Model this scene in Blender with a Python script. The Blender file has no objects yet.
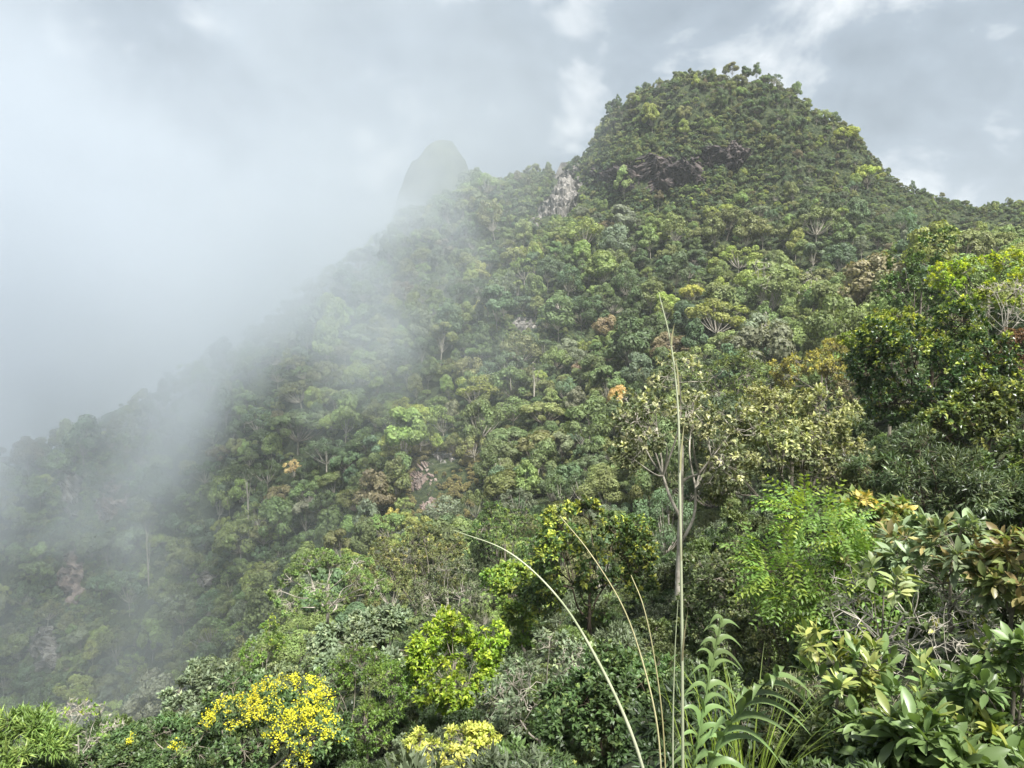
import bpy, math, random
import numpy as np
from mathutils import Vector, noise as mnoise

R_ = math.radians
C = bpy.context.scene.collection
scene = bpy.context.scene

# ------------------------------------------------------------------ camera
W, H, F = 1024, 768, 769.0
PITCH = R_(-5.5)
cam = bpy.data.objects.new('camera', bpy.data.cameras.new('camera'))
C.objects.link(cam)
cam.data.sensor_width = 36.0
cam.data.lens = F / W * 36.0
cam.data.clip_start = 0.05
cam.data.clip_end = 9000
cam.location = (0, 0, 0)
cam.rotation_euler = (math.pi / 2 + PITCH, 0, 0)
scene.camera = cam

# ------------------------------------------------------------------ world, sun, exposure
SUN_EL, SUN_AZ = R_(60), R_(150)          # azimuth clockwise from +Y: behind the camera, to the left
world = bpy.data.worlds.new('World')
scene.world = world
world.use_nodes = True


def build_world():
    nt = world.node_tree
    nt.nodes.clear()
    n, l = nt.nodes.new, nt.links.new
    out, bg = n('ShaderNodeOutputWorld'), n('ShaderNodeBackground')
    bg.inputs['Strength'].default_value = 0.1
    sky = n('ShaderNodeTexSky')
    sky.sky_type = 'NISHITA'
    sky.sun_disc = False
    sky.sun_elevation = SUN_EL
    sky.sun_rotation = SUN_AZ
    sky.air_density = 1.0
    sky.dust_density = 2.0
    tc = n('ShaderNodeTexCoord')
    mp = n('ShaderNodeMapping')
    mp.inputs['Scale'].default_value = (1.0, 1.0, 1.55)
    l(tc.outputs['Generated'], mp.inputs['Vector'])
    big, fine = n('ShaderNodeTexNoise'), n('ShaderNodeTexNoise')
    for t, s, d, r in ((big, 2.3, 6, 0.5), (fine, 5.2, 9, 0.56)):
        t.inputs['Scale'].default_value = s
        t.inputs['Detail'].default_value = d
        t.inputs['Roughness'].default_value = r
        t.inputs['Distortion'].default_value = 0.25
        l(mp.outputs['Vector'], t.inputs['Vector'])
    # cloud brightness: soft grey banks with whiter breaks
    ramp = n('ShaderNodeValToRGB')
    e = ramp.color_ramp.elements
    e[0].position, e[0].color = 0.36, (1.28, 1.58, 1.88, 1)
    e[1].position, e[1].color = 0.66, (4.1, 4.3, 4.45, 1)
    m = ramp.color_ramp.elements.new(0.52)
    m.color = (1.7, 2.05, 2.42, 1)
    l(fine.outputs['Fac'], ramp.inputs['Fac'])
    # thin places where the blue shows
    cov = n('ShaderNodeValToRGB')
    e = cov.color_ramp.elements
    e[0].position, e[0].color = 0.24, (0, 0, 0, 1)
    e[1].position, e[1].color = 0.36, (1, 1, 1, 1)
    l(big.outputs['Fac'], cov.inputs['Fac'])
    mix = n('ShaderNodeMix')
    mix.data_type = 'RGBA'
    l(cov.outputs['Color'], mix.inputs['Factor'])
    l(sky.outputs['Color'], mix.inputs['A'])
    l(ramp.outputs['Color'], mix.inputs['B'])
    l(mix.outputs['Result'], bg.inputs['Color'])
    l(bg.outputs['Background'], out.inputs['Surface'])


build_world()
sun = bpy.data.objects.new('sun', bpy.data.lights.new('sun', 'SUN'))
C.objects.link(sun)
sun.data.energy = 5.0
sun.data.angle = R_(10)
sun.data.color = (1.0, 0.98, 0.94)
_sd = Vector((math.sin(SUN_AZ) * math.cos(SUN_EL), math.cos(SUN_AZ) * math.cos(SUN_EL), math.sin(SUN_EL)))
sun.rotation_euler = _sd.to_track_quat('Z', 'Y').to_euler()

vs = scene.view_settings
vs.view_transform = 'Standard'
vs.look = 'None'
vs.gamma = 1.0
vs.use_curve_mapping = False
vs.exposure = 1.3
scene.render.engine = 'CYCLES'
cy = scene.cycles
cy.max_bounces = 8
cy.diffuse_bounces = 3
cy.glossy_bounces = 1
cy.transmission_bounces = 4
cy.volume_bounces = 3
cy.transparent_max_bounces = 4
cy.use_denoising = True
cy.use_adaptive_sampling = True
cy.adaptive_threshold = 0.02
cy.volume_step_rate = 0.75
cy.volume_max_steps = 64
scene.render.use_persistent_data = False

# ------------------------------------------------------------------ pixel <-> world
CP, SP = math.cos(PITCH), math.sin(PITCH)


def P(px, py, Y):
    """World point at forward distance Y seen at pixel (px, py)."""
    cx, cyy = (px - W / 2) / F, -(py - H / 2) / F
    d = np.array([cx, CP - cyy * SP, SP + cyy * CP])
    return d * (Y / d[1])


def proj(p):
    p = np.asarray(p, float)
    z = p[..., 1] * CP + p[..., 2] * SP
    u = -p[..., 1] * SP + p[..., 2] * CP
    z = np.where(z < 0.01, 0.01, z)
    return W / 2 + F * p[..., 0] / z, H / 2 - F * u / z, z


# ------------------------------------------------------------------ generic helpers
def unit(v):
    return v / np.maximum(np.linalg.norm(v, axis=-1, keepdims=True), 1e-9)


class MB:
    """Collects arrays of k-gons; builds one mesh."""

    def __init__(self):
        self.v, self.f, self.n = [], [], 0

    def add(self, V, faces, mat=0, young=None, smooth=False):
        V = np.asarray(V, np.float32).reshape(-1, 3)
        for k, fa in enumerate(faces if isinstance(faces, list) else [faces]):
            fa = np.asarray(fa, np.int64)
            y = np.zeros(len(fa), np.float32) if young is None else np.asarray(young[k] if isinstance(young, list) else young, np.float32)
            self.f.append((fa + self.n, mat, y, smooth))
        self.v.append(V)
        self.n += len(V)

    def mesh(self, name, mats):
        me = bpy.data.meshes.new(name)
        V = np.concatenate(self.v)
        loops = np.concatenate([f.ravel() for f, *_ in self.f])
        tot = np.concatenate([np.full(len(f), f.shape[1]) for f, *_ in self.f])
        starts = np.concatenate([[0], np.cumsum(tot)[:-1]])
        me.vertices.add(len(V))
        me.vertices.foreach_set('co', V.ravel())
        me.loops.add(len(loops))
        me.loops.foreach_set('vertex_index', loops.astype(np.int32))
        me.polygons.add(len(tot))
        me.polygons.foreach_set('loop_start', starts.astype(np.int32))
        mi = np.concatenate([np.full(len(f), m) for f, m, *_ in self.f]).astype(np.int32)
        me.polygons.foreach_set('material_index', mi)
        sm = np.concatenate([np.full(len(f), s) for f, _m, _y, s in self.f])
        me.polygons.foreach_set('use_smooth', sm.astype(bool))
        a = me.attributes.new('young', 'FLOAT', 'FACE')
        a.data.foreach_set('value', np.concatenate([y for _f, _m, y, _s in self.f]).astype(np.float32))
        for m in mats:
            me.materials.append(m)
        me.update(calc_edges=True)
        return me

    def build(self, name, mats, parent=None, loc=None):
        mats = mats if isinstance(mats, (list, tuple)) else [mats]
        return link(name, self.mesh(name, mats), parent, loc)


def link(name, data, parent=None, loc=None):
    o = bpy.data.objects.new(name, data)
    C.objects.link(o)
    if loc is not None:
        o.location = [float(c) for c in loc]
    o.parent = parent
    return o


def tag(o, label=None, cat=None, group=None, kind=None):
    for k, v in (('label', label), ('category', cat), ('group', group), ('kind', kind)):
        if v:
            o[k] = v
    return o


# ------------------------------------------------------------------ leaves and twigs (vectorised)
def leaf_quads(Pb, D, N, L, Wd):
    S = unit(np.cross(D, N))
    L, Wd = L[:, None], Wd[:, None]
    V = np.stack([Pb, Pb + D * L * .5 + S * Wd * .5, Pb + D * L, Pb + D * L * .5 - S * Wd * .5], 1)
    i = np.arange(len(Pb))[:, None] * 4
    return V.reshape(-1, 3), [i + np.array([[0, 1, 2, 3]])], 1


def leaf_fold(Pb, D, N, L, Wd):
    S = unit(np.cross(D, N))
    N = np.cross(S, D)
    L, Wd = L[:, None], Wd[:, None]
    V = np.stack([Pb,
                  Pb + D * L * .45 + S * Wd * .5 + N * Wd * .16,
                  Pb + D * L * .96 - N * L * .14,
                  Pb + D * L * .45 - S * Wd * .5 + N * Wd * .16,
                  Pb + D * L * .5 + N * L * .03], 1)
    i = np.arange(len(Pb))[:, None] * 5
    fs = np.concatenate([i + np.array([[0, 1, 4]]), i + np.array([[0, 4, 3]]),
                         i + np.array([[4, 1, 2]]), i + np.array([[3, 4, 2]])])
    return V.reshape(-1, 3), [fs], 4


def leaf_blade(Pb, D, N, L, Wd, droop=.22, prof=(.62, 1.0, .72)):
    S = unit(np.cross(D, N))
    N = np.cross(S, D)
    L, Wd = L[:, None], Wd[:, None]
    rows = [Pb]
    for t, w in zip((.22, .5, .78), prof):
        c = Pb + D * L * t - N * L * droop * t * t
        for s in (1, 0, -1):
            rows.append(c + S * Wd * .5 * w * s + N * Wd * (.13 if s else 0))
    rows.append(Pb + D * L - N * L * droop * 1.05)
    V = np.stack(rows, 1)
    i = np.arange(len(Pb))[:, None] * 11
    tr = np.concatenate([i + np.array([[0, 1, 2]]), i + np.array([[0, 2, 3]]), i + np.array([[7, 10, 8]]), i + np.array([[8, 10, 9]])])
    qd = np.concatenate([i + np.array([q]) for q in ([1, 4, 5, 2], [2, 5, 6, 3], [4, 7, 8, 5], [5, 8, 9, 6])])
    return V.reshape(-1, 3), [tr, qd], 4


LEAF = {'quad': leaf_quads, 'fold': leaf_fold, 'blade': leaf_blade}


def add_leaves(mb, kind, Pb, D, N, L, Wd, mat=0, young=None, **kw):
    V, fs, rep = LEAF[kind](Pb, unit(D), unit(N), L, Wd, **kw)
    y = np.zeros(len(Pb)) if young is None else young
    mb.add(V, fs, mat, [np.tile(y, rep) for _ in fs], smooth=(kind == 'blade'))


def add_tubes(mb, P0, P1, R0, R1, sides=4, mat=0):
    P0, P1 = np.asarray(P0, float), np.asarray(P1, float)
    if len(P0) == 0:
        return
    D = unit(P1 - P0)
    up = np.where(np.abs(D[:, 2:3]) > .9, np.array([[1., 0, 0]]), np.array([[0, 0, 1.]]))
    A = unit(np.cross(D, up))
    B = np.cross(D, A)
    an = np.arange(sides) * 2 * math.pi / sides
    ring = A[:, None] * np.cos(an)[None, :, None] + B[:, None] * np.sin(an)[None, :, None]
    r0, r1 = np.broadcast_to(R0, len(P0))[:, None, None], np.broadcast_to(R1, len(P0))[:, None, None]
    V = np.concatenate([P0[:, None] + ring * r0, P1[:, None] + ring * r1], 1)
    i = np.arange(len(P0))[:, None] * (2 * sides)
    fs = np.concatenate([i + np.array([[k, (k + 1) % sides, sides + (k + 1) % sides, sides + k]]) for k in range(sides)])
    mb.add(V.reshape(-1, 3), fs, mat, smooth=True)


def add_path(mb, pts, radii, sides=6, mat=0):
    """A bent tube through the points with shared rings."""
    pts = np.asarray(pts, float)
    T = unit(np.gradient(pts, axis=0))
    up = np.array([0, 1., .2])
    A = unit(np.cross(T, up))
    B = np.cross(T, A)
    an = np.arange(sides) * 2 * math.pi / sides
    V = pts[:, None] + (A[:, None] * np.cos(an)[None, :, None] + B[:, None] * np.sin(an)[None, :, None]) * np.asarray(radii)[:, None, None]
    k = np.arange(sides)
    fs = np.concatenate([np.stack([r * sides + k, r * sides + (k + 1) % sides, (r + 1) * sides + (k + 1) % sides, (r + 1) * sides + k], 1) for r in range(len(pts) - 1)])
    mb.add(V.reshape(-1, 3), fs, mat, smooth=True)


def bez(pts, n):
    """Smooth resampling of a polyline (Catmull-Rom)."""
    p = np.asarray(pts, float)
    p = np.concatenate([[2 * p[0] - p[1]], p, [2 * p[-1] - p[-2]]])
    out = []
    m = len(p) - 3
    for t in np.linspace(0, m - 1e-6, n):
        i = int(t)
        u = t - i
        a, b, c, d = p[i:i + 4]
        out.append(.5 * (2 * b + (c - a) * u + (2 * a - 5 * b + 4 * c - d) * u * u + (3 * b - a - 3 * c + d) * u ** 3))
    return np.array(out)


# ------------------------------------------------------------------ materials
def new_mat(name):
    m = bpy.data.materials.new(name)
    m.use_nodes = True
    m.node_tree.nodes.clear()
    return m, m.node_tree.nodes.new, m.node_tree.links.new


def leaf_mat(name, base=(.06, .1, .03), young=None, src='value', rough=.45, trans=.3, spec=.4, var=.45, clump=.5, gain=1.5):
    m, n, l = new_mat(name)
    out = n('ShaderNodeOutputMaterial')
    if src == 'object':
        c = n('ShaderNodeObjectInfo').outputs['Color']
    elif src == 'instance':
        a = n('ShaderNodeAttribute')
        a.attribute_type = 'INSTANCER'
        a.attribute_name = 'tint'
        c = a.outputs['Color']
    else:
        rgb = n('ShaderNodeRGB')
        rgb.outputs[0].default_value = (*base, 1)
        c = rgb.outputs[0]
    if young:
        at = n('ShaderNodeAttribute')
        at.attribute_name = 'young'
        mx = n('ShaderNodeMix')
        mx.data_type = 'RGBA'
        l(at.outputs['Fac'], mx.inputs['Factor'])
        l(c, mx.inputs['A'])
        mx.inputs['B'].default_value = (*young, 1)
        c = mx.outputs['Result']
    geo, tc, nz = n('ShaderNodeNewGeometry'), n('ShaderNodeTexCoord'), n('ShaderNodeTexNoise')
    nz.inputs['Scale'].default_value = clump
    nz.inputs['Detail'].default_value = 2
    l(tc.outputs['Object'], nz.inputs['Vector'])
    mr = n('ShaderNodeMapRange')
    mr.inputs['To Min'].default_value = gain * (1 - var)
    mr.inputs['To Max'].default_value = gain * (1 + var)
    l(geo.outputs['Random Per Island'], mr.inputs['Value'])
    mr2 = n('ShaderNodeMapRange')
    mr2.inputs['From Min'].default_value, mr2.inputs['From Max'].default_value = .3, .7
    mr2.inputs['To Min'].default_value, mr2.inputs['To Max'].default_value = .7, 1.3
    l(nz.outputs['Fac'], mr2.inputs['Value'])
    mul = n('ShaderNodeMath')
    mul.operation = 'MULTIPLY'
    l(mr.outputs['Result'], mul.inputs[0])
    l(mr2.outputs['Result'], mul.inputs[1])
    hu = n('ShaderNodeMath')
    hu.operation = 'MULTIPLY_ADD'
    hu.inputs[1].default_value = .075
    hu.inputs[2].default_value = .455
    l(nz.outputs['Fac'], hu.inputs[0])
    hs = n('ShaderNodeHueSaturation')
    hs.inputs['Saturation'].default_value = .98
    l(hu.outputs[0], hs.inputs['Hue'])
    l(mul.outputs[0], hs.inputs['Value'])
    l(c, hs.inputs['Color'])
    pr = n('ShaderNodeBsdfPrincipled')
    pr.inputs['Roughness'].default_value = rough
    pr.inputs['Specular IOR Level'].default_value = spec
    l(hs.outputs['Color'], pr.inputs['Base Color'])
    tr, tm = n('ShaderNodeBsdfTranslucent'), n('ShaderNodeMix')
    tm.data_type = 'RGBA'
    tm.blend_type = 'MULTIPLY'
    tm.inputs['Factor'].default_value = 1
    tm.inputs['B'].default_value = (1.25, 1.3, .6, 1)
    l(hs.outputs['Color'], tm.inputs['A'])
    l(tm.outputs['Result'], tr.inputs['Color'])
    ms = n('ShaderNodeMixShader')
    ms.inputs['Fac'].default_value = trans
    l(pr.outputs[0], ms.inputs[1])
    l(tr.outputs[0], ms.inputs[2])
    l(ms.outputs[0], out.inputs['Surface'])
    return m


def noise_mat(name, c0, c1, scale=1.0, rough=.9, detail=6, c2=None, stretch=(1, 1, 1), bump=0.0):
    m, n, l = new_mat(name)
    out, pr = n('ShaderNodeOutputMaterial'), n('ShaderNodeBsdfPrincipled')
    tc, mp, nz, rp = n('ShaderNodeTexCoord'), n('ShaderNodeMapping'), n('ShaderNodeTexNoise'), n('ShaderNodeValToRGB')
    mp.inputs['Scale'].default_value = stretch
    nz.inputs['Scale'].default_value = scale
    nz.inputs['Detail'].default_value = detail
    nz.inputs['Roughness'].default_value = .62
    e = rp.color_ramp.elements
    e[0].position, e[0].color = .36, (*c0, 1)
    e[1].position, e[1].color = .66, (*c1, 1)
    if c2:
        x = e.new(.5)
        x.color = (*c2, 1)
    l(tc.outputs['Object'], mp.inputs['Vector'])
    l(mp.outputs['Vector'], nz.inputs['Vector'])
    l(nz.outputs['Fac'], rp.inputs['Fac'])
    l(rp.outputs['Color'], pr.inputs['Base Color'])
    pr.inputs['Roughness'].default_value = rough
    pr.inputs['Specular IOR Level'].default_value = .25
    if bump:
        bp = n('ShaderNodeBump')
        bp.inputs['Distance'].default_value = bump
        l(nz.outputs['Fac'], bp.inputs['Height'])
        l(bp.outputs['Normal'], pr.inputs['Normal'])
    l(pr.outputs[0], out.inputs['Surface'])
    return m


M = {
    'soil': noise_mat('forest_floor', (.014, .022, .009), (.07, .08, .03), .9, .95, 12, (.03, .042, .016), bump=.8),
    'rock_dark': noise_mat('dark_rock', (.02, .018, .017), (.13, .105, .095), .35, .85, 10, (.05, .042, .04), (1, 1, .35), .8),
    'rock_pale': noise_mat('pale_rock', (.07, .06, .052), (.33, .27, .235), .4, .85, 10, (.17, .125, .105), (1, 1, .4), .6),
    'rock_grey': noise_mat('grey_rock', (.06, .058, .052), (.30, .28, .25), .5, .9, 10, (.14, .13, .115), (1, 1, .6), .4),
    'bark_pale': noise_mat('pale_bark', (.20, .18, .14), (.46, .42, .35), 3, .9),
    'bark_grey': noise_mat('grey_bark', (.09, .08, .06), (.26, .23, .18), 4, .9),
    'bark_dark': noise_mat('dark_bark', (.035, .028, .02), (.12, .095, .065), 5, .9),
    'twig': noise_mat('dry_twig', (.24, .22, .18), (.5, .46, .38), 8, .9),
    'far_hill': noise_mat('far_forest', (.03, .042, .025), (.09, .1, .06), .06, .95, 8),
    'stalk': noise_mat('grass_culm', (.27, .30, .18), (.45, .46, .32), 6, .6, 2, None, (1, 1, .1)),
    'straw': noise_mat('straw_culm', (.30, .27, .13), (.5, .46, .26), 6, .6, 2, None, (1, 1, .1)),
    'far_obj': leaf_mat('far_foliage', src='object', rough=.55, trans=.3, spec=.3, clump=.3, gain=2.0, var=.35),
    'far_ins': leaf_mat('mass_foliage', src='instance', rough=.55, trans=.3, spec=.3, clump=.3, gain=2.0, var=.35),
}

# ------------------------------------------------------------------ terrain
CTRL_PX = [  # canopy seen at (px, py), at forward distance Y, canopy h metres above the ground
    # summit and its shoulders
    (930, 212, 285, 9), (900, 195, 292, 7), (590, 215, 300, 7), (650, 208, 298, 7), (700, 200, 296, 7), (780, 190, 290, 7), (840, 190, 288, 7),
    # main face
    (600, 235, 285, 8), (700, 225, 280, 8), (800, 230, 262, 8), (870, 225, 255, 8), (530, 225, 300, 6), (500, 255, 282, 8), (560, 260, 272, 8), (650, 280, 252, 8), (750, 285, 232, 8), (840, 275, 222, 8),
    (450, 300, 250, 8), (550, 320, 238, 8), (600, 335, 225, 8), (680, 340, 205, 8), (770, 335, 188, 8), (840, 320, 175, 8),
    (400, 350, 238, 8), (480, 380, 214, 8), (560, 390, 196, 8), (630, 400, 170, 8), (700, 390, 150, 8),
    (350, 420, 222, 8), (430, 445, 190, 6), (510, 450, 172, 8), (580, 440, 152, 8), (630, 440, 130, 8),
    (430, 500, 160, 7), (500, 510, 135, 8), (550, 500, 122, 8), (400, 535, 128, 8), (480, 545, 106, 8),
    (300, 430, 232, 8), (300, 500, 208, 8), (300, 560, 178, 8), (350, 545, 150, 8),
    # left ridge, going down into the mist
    (545, 168, 345, 6), (500, 170, 350, 6), (455, 195, 345, 6), (400, 235, 322, 6), (350, 285, 300, 7), (250, 350, 280, 7), (180, 398, 262, 7), (100, 440, 250, 7), (0, 490, 235, 7), (-150, 560, 215, 7),
    (450, 245, 305, 7), (200, 450, 246, 7), (200, 520, 226, 7), (200, 590, 206, 7), (100, 520, 228, 5), (100, 600, 212, 5), (0, 570, 215, 6), (0, 650, 205, 6), (150, 660, 192, 8), (50, 710, 188, 8), (-150, 680, 195, 8),
    (250, 620, 172, 8), (180, 720, 160, 8), (100, 745, 165, 8), (270, 650, 130, 8),
    # right hill and the near ridge that joins it
    (960, 200, 300, 8), (1020, 190, 300, 8), (1100, 186, 300, 8), (980, 222, 270, 9),
    (900, 245, 205, 10), (940, 245, 160, 11), (1010, 250, 125, 10), (1100, 245, 120, 10), (900, 275, 140, 10), (860, 305, 145, 10),
    (820, 360, 105, 8), (880, 335, 85, 7), (760, 385, 108, 8), (925, 300, 72, 6), (990, 305, 60, 5.5), (1080, 290, 60, 5.5),
    (932, 434, 32, 1.0), (990, 468, 26, .8), (940, 540, 19, .4), (1030, 542, 19, .4), (792, 526, 22, .8), (665, 622, 21, .3), (700, 430, 95, 9),
    (735, 672, 14, .3), (818, 640, 9.5, .3), (960, 622, 6.2, .3), (930, 770, 4.4, .2), (1100, 600, 8, .3), (1100, 480, 20, .3),
    (590, 626, 26, .4), (530, 647, 29, .4), (620, 470, 95, 12), (560, 540, 70, 10),
    (455, 708, 18, .4), (540, 746, 15, .3), (615, 772, 13, .3), (365, 750, 18, .4), (378, 669, 27, .4), (262, 777, 15.5, .3), (150, 781, 17, .3), (18, 780, 14, .3), (78, 765, 22, .3), (200, 715, 36, 1), (300, 705, 34, 1),
    (325, 610, 75, 5), (430, 570, 82, 6), (445, 600, 60, 5), (250, 680, 62, 5), (180, 730, 75, 6), (60, 765, 60, 5), (-150, 790, 60, 6),
]
CTRL_XYZ = [
    (80, 340, 47), (50, 335, 47), (110, 340, 49), (150, 320, 53), (26, 330, 48), (80, 306, 42), (120, 300, 44), (90, 370, 44),
    (0, 0, -1.65), (0, -12, -.6), (12, -6, .4), (-12, -6, -3.2), (0, 4, -3.1), (-3, 5, -4.8), (5, 3, -2.2), (-8, 8, -8.0), (8, 2, -1.2),
    (0, 8, -5.6), (30, 0, 4), (60, 20, 9), (-30, 0, -14), (-70, 30, -36),
    (40, -40, 4), (-40, -40, -10), (0, -60, 2),
    # behind the ridges the ground falls away
    (-30, 430, 10), (-130, 400, -60), (-200, 330, -100), (-300, 280, -120), (80, 420, 60), (160, 420, 20), (20, 470, 0), (250, 400, 0), (-220, 240, -95), (-260, 180, -125), (-180, 120, -105),
    (-350, 420, -125), (0, 620, -60), (300, 560, -50), (-300, 600, -125), (420, 200, -10), (420, 0, -20), (-420, 0, -125), (-300, -200, -80), (300, -200, -30), (0, -300, -50), (450, 450, -50), (-120, 60, -75),
    (200, 120, 22), (260, 260, 35),
]
pts = []
for a, b, yy, hh in CTRL_PX:
    q = P(a, b, yy)
    pts.append((q[0], q[1], q[2] - hh))
pts = np.array(pts + CTRL_XYZ, float)
SC = 100.0
TX = pts[:, :2] / SC


def _tps(r2):
    return .5 * r2 * np.log(np.maximum(r2, 1e-12))


def _fit():
    n = len(TX)
    d2 = ((TX[:, None] - TX[None]) ** 2).sum(-1)
    dist = np.hypot(pts[:, 0], pts[:, 1])
    K = _tps(d2) + np.diag(2e-6 + 3e-4 * np.minimum(dist / 200, 1) ** 2)
    Q = np.concatenate([np.ones((n, 1)), TX], 1)
    A = np.block([[K, Q], [Q.T, np.zeros((3, 3))]])
    return np.linalg.solve(A, np.concatenate([pts[:, 2], np.zeros(3)]))


TW = _fit()


def terr(x, y):
    x, y = np.atleast_1d(np.asarray(x, float)), np.atleast_1d(np.asarray(y, float))
    out = np.empty(x.size)
    X = np.stack([x.ravel(), y.ravel()], 1) / SC
    for i in range(0, len(X), 20000):
        c = X[i:i + 20000]
        d2 = ((c[:, None] - TX[None]) ** 2).sum(-1)
        out[i:i + 20000] = _tps(d2) @ TW[:-3] + TW[-3] + c @ TW[-2:]
    xr, yr = x.ravel(), y.ravel()
    amp = np.clip((np.hypot(xr, yr) - 40) / 120, 0, 1)
    out += amp * (1.6 * np.sin(xr * .11 + 1.3 * np.sin(yr * .07)) * np.cos(yr * .09 + 1.1 * np.sin(xr * .05)) + .9 * np.sin(xr * .27 + yr * .19) * np.cos(yr * .31 - xr * .12))
    # the summit stands on the ridge as a steep-sided dome
    dx, dy = xr - 80.0, yr - 336.0
    qx, qy = dx / np.where(dx < 0, 55.0, 86.0), dy / np.where(dy < 0, 34.0, 62.0)
    rho = np.hypot(qx, qy)
    wr = np.clip(qx / np.maximum(rho, 1e-6), 0, 1) ** 2
    wob = 1 + (1 - .6 * wr) * (.022 * np.sin(xr * .45 + yr * .33) + .05 * np.sin(xr * .21 + 1) + .04 * np.sin(yr * .3 + xr * .12))
    out += 50.0 * np.clip(1 - (rho * wob) ** (2.45 - 1.2 * wr), 0, 1)
    out -= 8.0 * np.exp(-((xr - 154) / 11) ** 2 - ((yr - 288) / 30) ** 2)      # the notch beside the right hill
    rr = np.hypot(xr, yr)
    t = np.clip((rr - 480) / 200, 0, 1)
    out = out * (1 - t) + (-132) * t
    return np.maximum(out, -131).reshape(x.shape)


def build_terrain():
    na = 420
    # fine in front of the camera, coarser behind it
    front = np.linspace(-52, 52, 330)
    back = np.linspace(52, 308, na - 330 + 1)[1:-1]
    az = np.radians(np.concatenate([front, back]))
    na = len(az)
    rr = np.concatenate([np.geomspace(.5, 100, 125), np.arange(102, 420, 2.4), np.geomspace(424, 720, 14)])
    nr = len(rr)
    x = np.sin(az)[:, None] * rr
    y = np.cos(az)[:, None] * rr
    z = terr(x, y)
    V = np.concatenate([np.stack([x, y, z], -1).reshape(-1, 3), [[0, 0, terr(0, 0)[0]]]])
    i = np.arange(na)[:, None]
    j = np.arange(nr - 1)[None]
    i2 = (i + 1) % na
    q = np.stack([i * nr + j, i * nr + j + 1, i2 * nr + j + 1, i2 * nr + j], -1).reshape(-1, 4)
    ct = len(V) - 1
    t = np.stack([np.full(na, ct), np.arange(na) * nr, ((np.arange(na) + 1) % na) * nr], 1)
    mb = MB()
    mb.add(V, [q, t], smooth=True)
    tag(mb.build('hillside_terrain', M['soil']), kind='structure')
    g = MB()
    s = 3000
    g.add([(-s, -s, -130), (s, -s, -130), (s, s, -130), (-s, s, -130)], np.array([[0, 1, 2, 3]]))
    tag(g.build('ground', M['far_hill']), kind='structure')
    return az, rr, z


AZ, RR, ZZ = build_terrain()


def far_mountain(name, px, py, Y, widths, seed, base=-131):
    """A rounded far hill: a radial mesh, real size, standing on the valley ground."""
    top = P(px, py, Y)
    na, nr = 72, 40
    mb = MB()
    a = np.linspace(0, 2 * math.pi, na, endpoint=False)
    prof_r, prof_z = np.array([0, .25, .5, .8, 1.15, 1.8, 3.0, 5.0]), np.array([1, .985, .94, .82, .62, .36, .12, 0])
    t = np.linspace(0, 5, nr) ** 1.0
    hgt = top[2] - base
    V = []
    for k in t:
        for b in a:
            nx = mnoise.fractal(Vector((math.cos(b) * k * 1.2 + seed, math.sin(b) * k * 1.2, seed)), 1.0, 2.0, 4)
            z = base + hgt * np.interp(k, prof_r, prof_z) * (1 + .10 * nx * min(k, 1))
            V.append((top[0] + math.cos(b) * widths[0] * k * (1 + .12 * nx), top[1] + math.sin(b) * widths[1] * k, z - (3 if k >= 5 else 0)))
    i = np.arange(nr - 1)[:, None]
    j = np.arange(na)[None]
    q = np.stack([i * na + j, (i + 1) * na + j, (i + 1) * na + (j + 1) % na, i * na + (j + 1) % na], -1).reshape(-1, 4)
    mb.add(V, q, smooth=True)
    return tag(mb.build(name, M['far_hill']), kind='structure')


far_mountain('mountain', 438, 140, 640, (42, 60), 3.1)
far_mountain('mountain', 300, 262, 560, (60, 70), 7.7)

# ------------------------------------------------------------------ haze and drifting mist
def closed_box(name, lo, hi, mat):
    x0, y0, z0 = lo
    x1, y1, z1 = hi
    mb = MB()
    mb.add([(x0, y0, z0), (x1, y0, z0), (x1, y1, z0), (x0, y1, z0), (x0, y0, z1), (x1, y0, z1), (x1, y1, z1), (x0, y1, z1)],
           np.array([[3, 2, 1, 0], [4, 5, 6, 7], [0, 1, 5, 4], [1, 2, 6, 5], [2, 3, 7, 6], [3, 0, 4, 7]]))
    return tag(mb.build(name, mat), kind='stuff')


def haze_mat():
    m, n, l = new_mat('thin_haze')
    out, v = n('ShaderNodeOutputMaterial'), n('ShaderNodeVolumePrincipled')
    v.inputs['Color'].default_value = (.93, .96, 1, 1)
    v.inputs['Density'].default_value = .0002
    v.inputs['Anisotropy'].default_value = .2
    l(v.outputs[0], out.inputs['Volume'])
    return m


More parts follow.
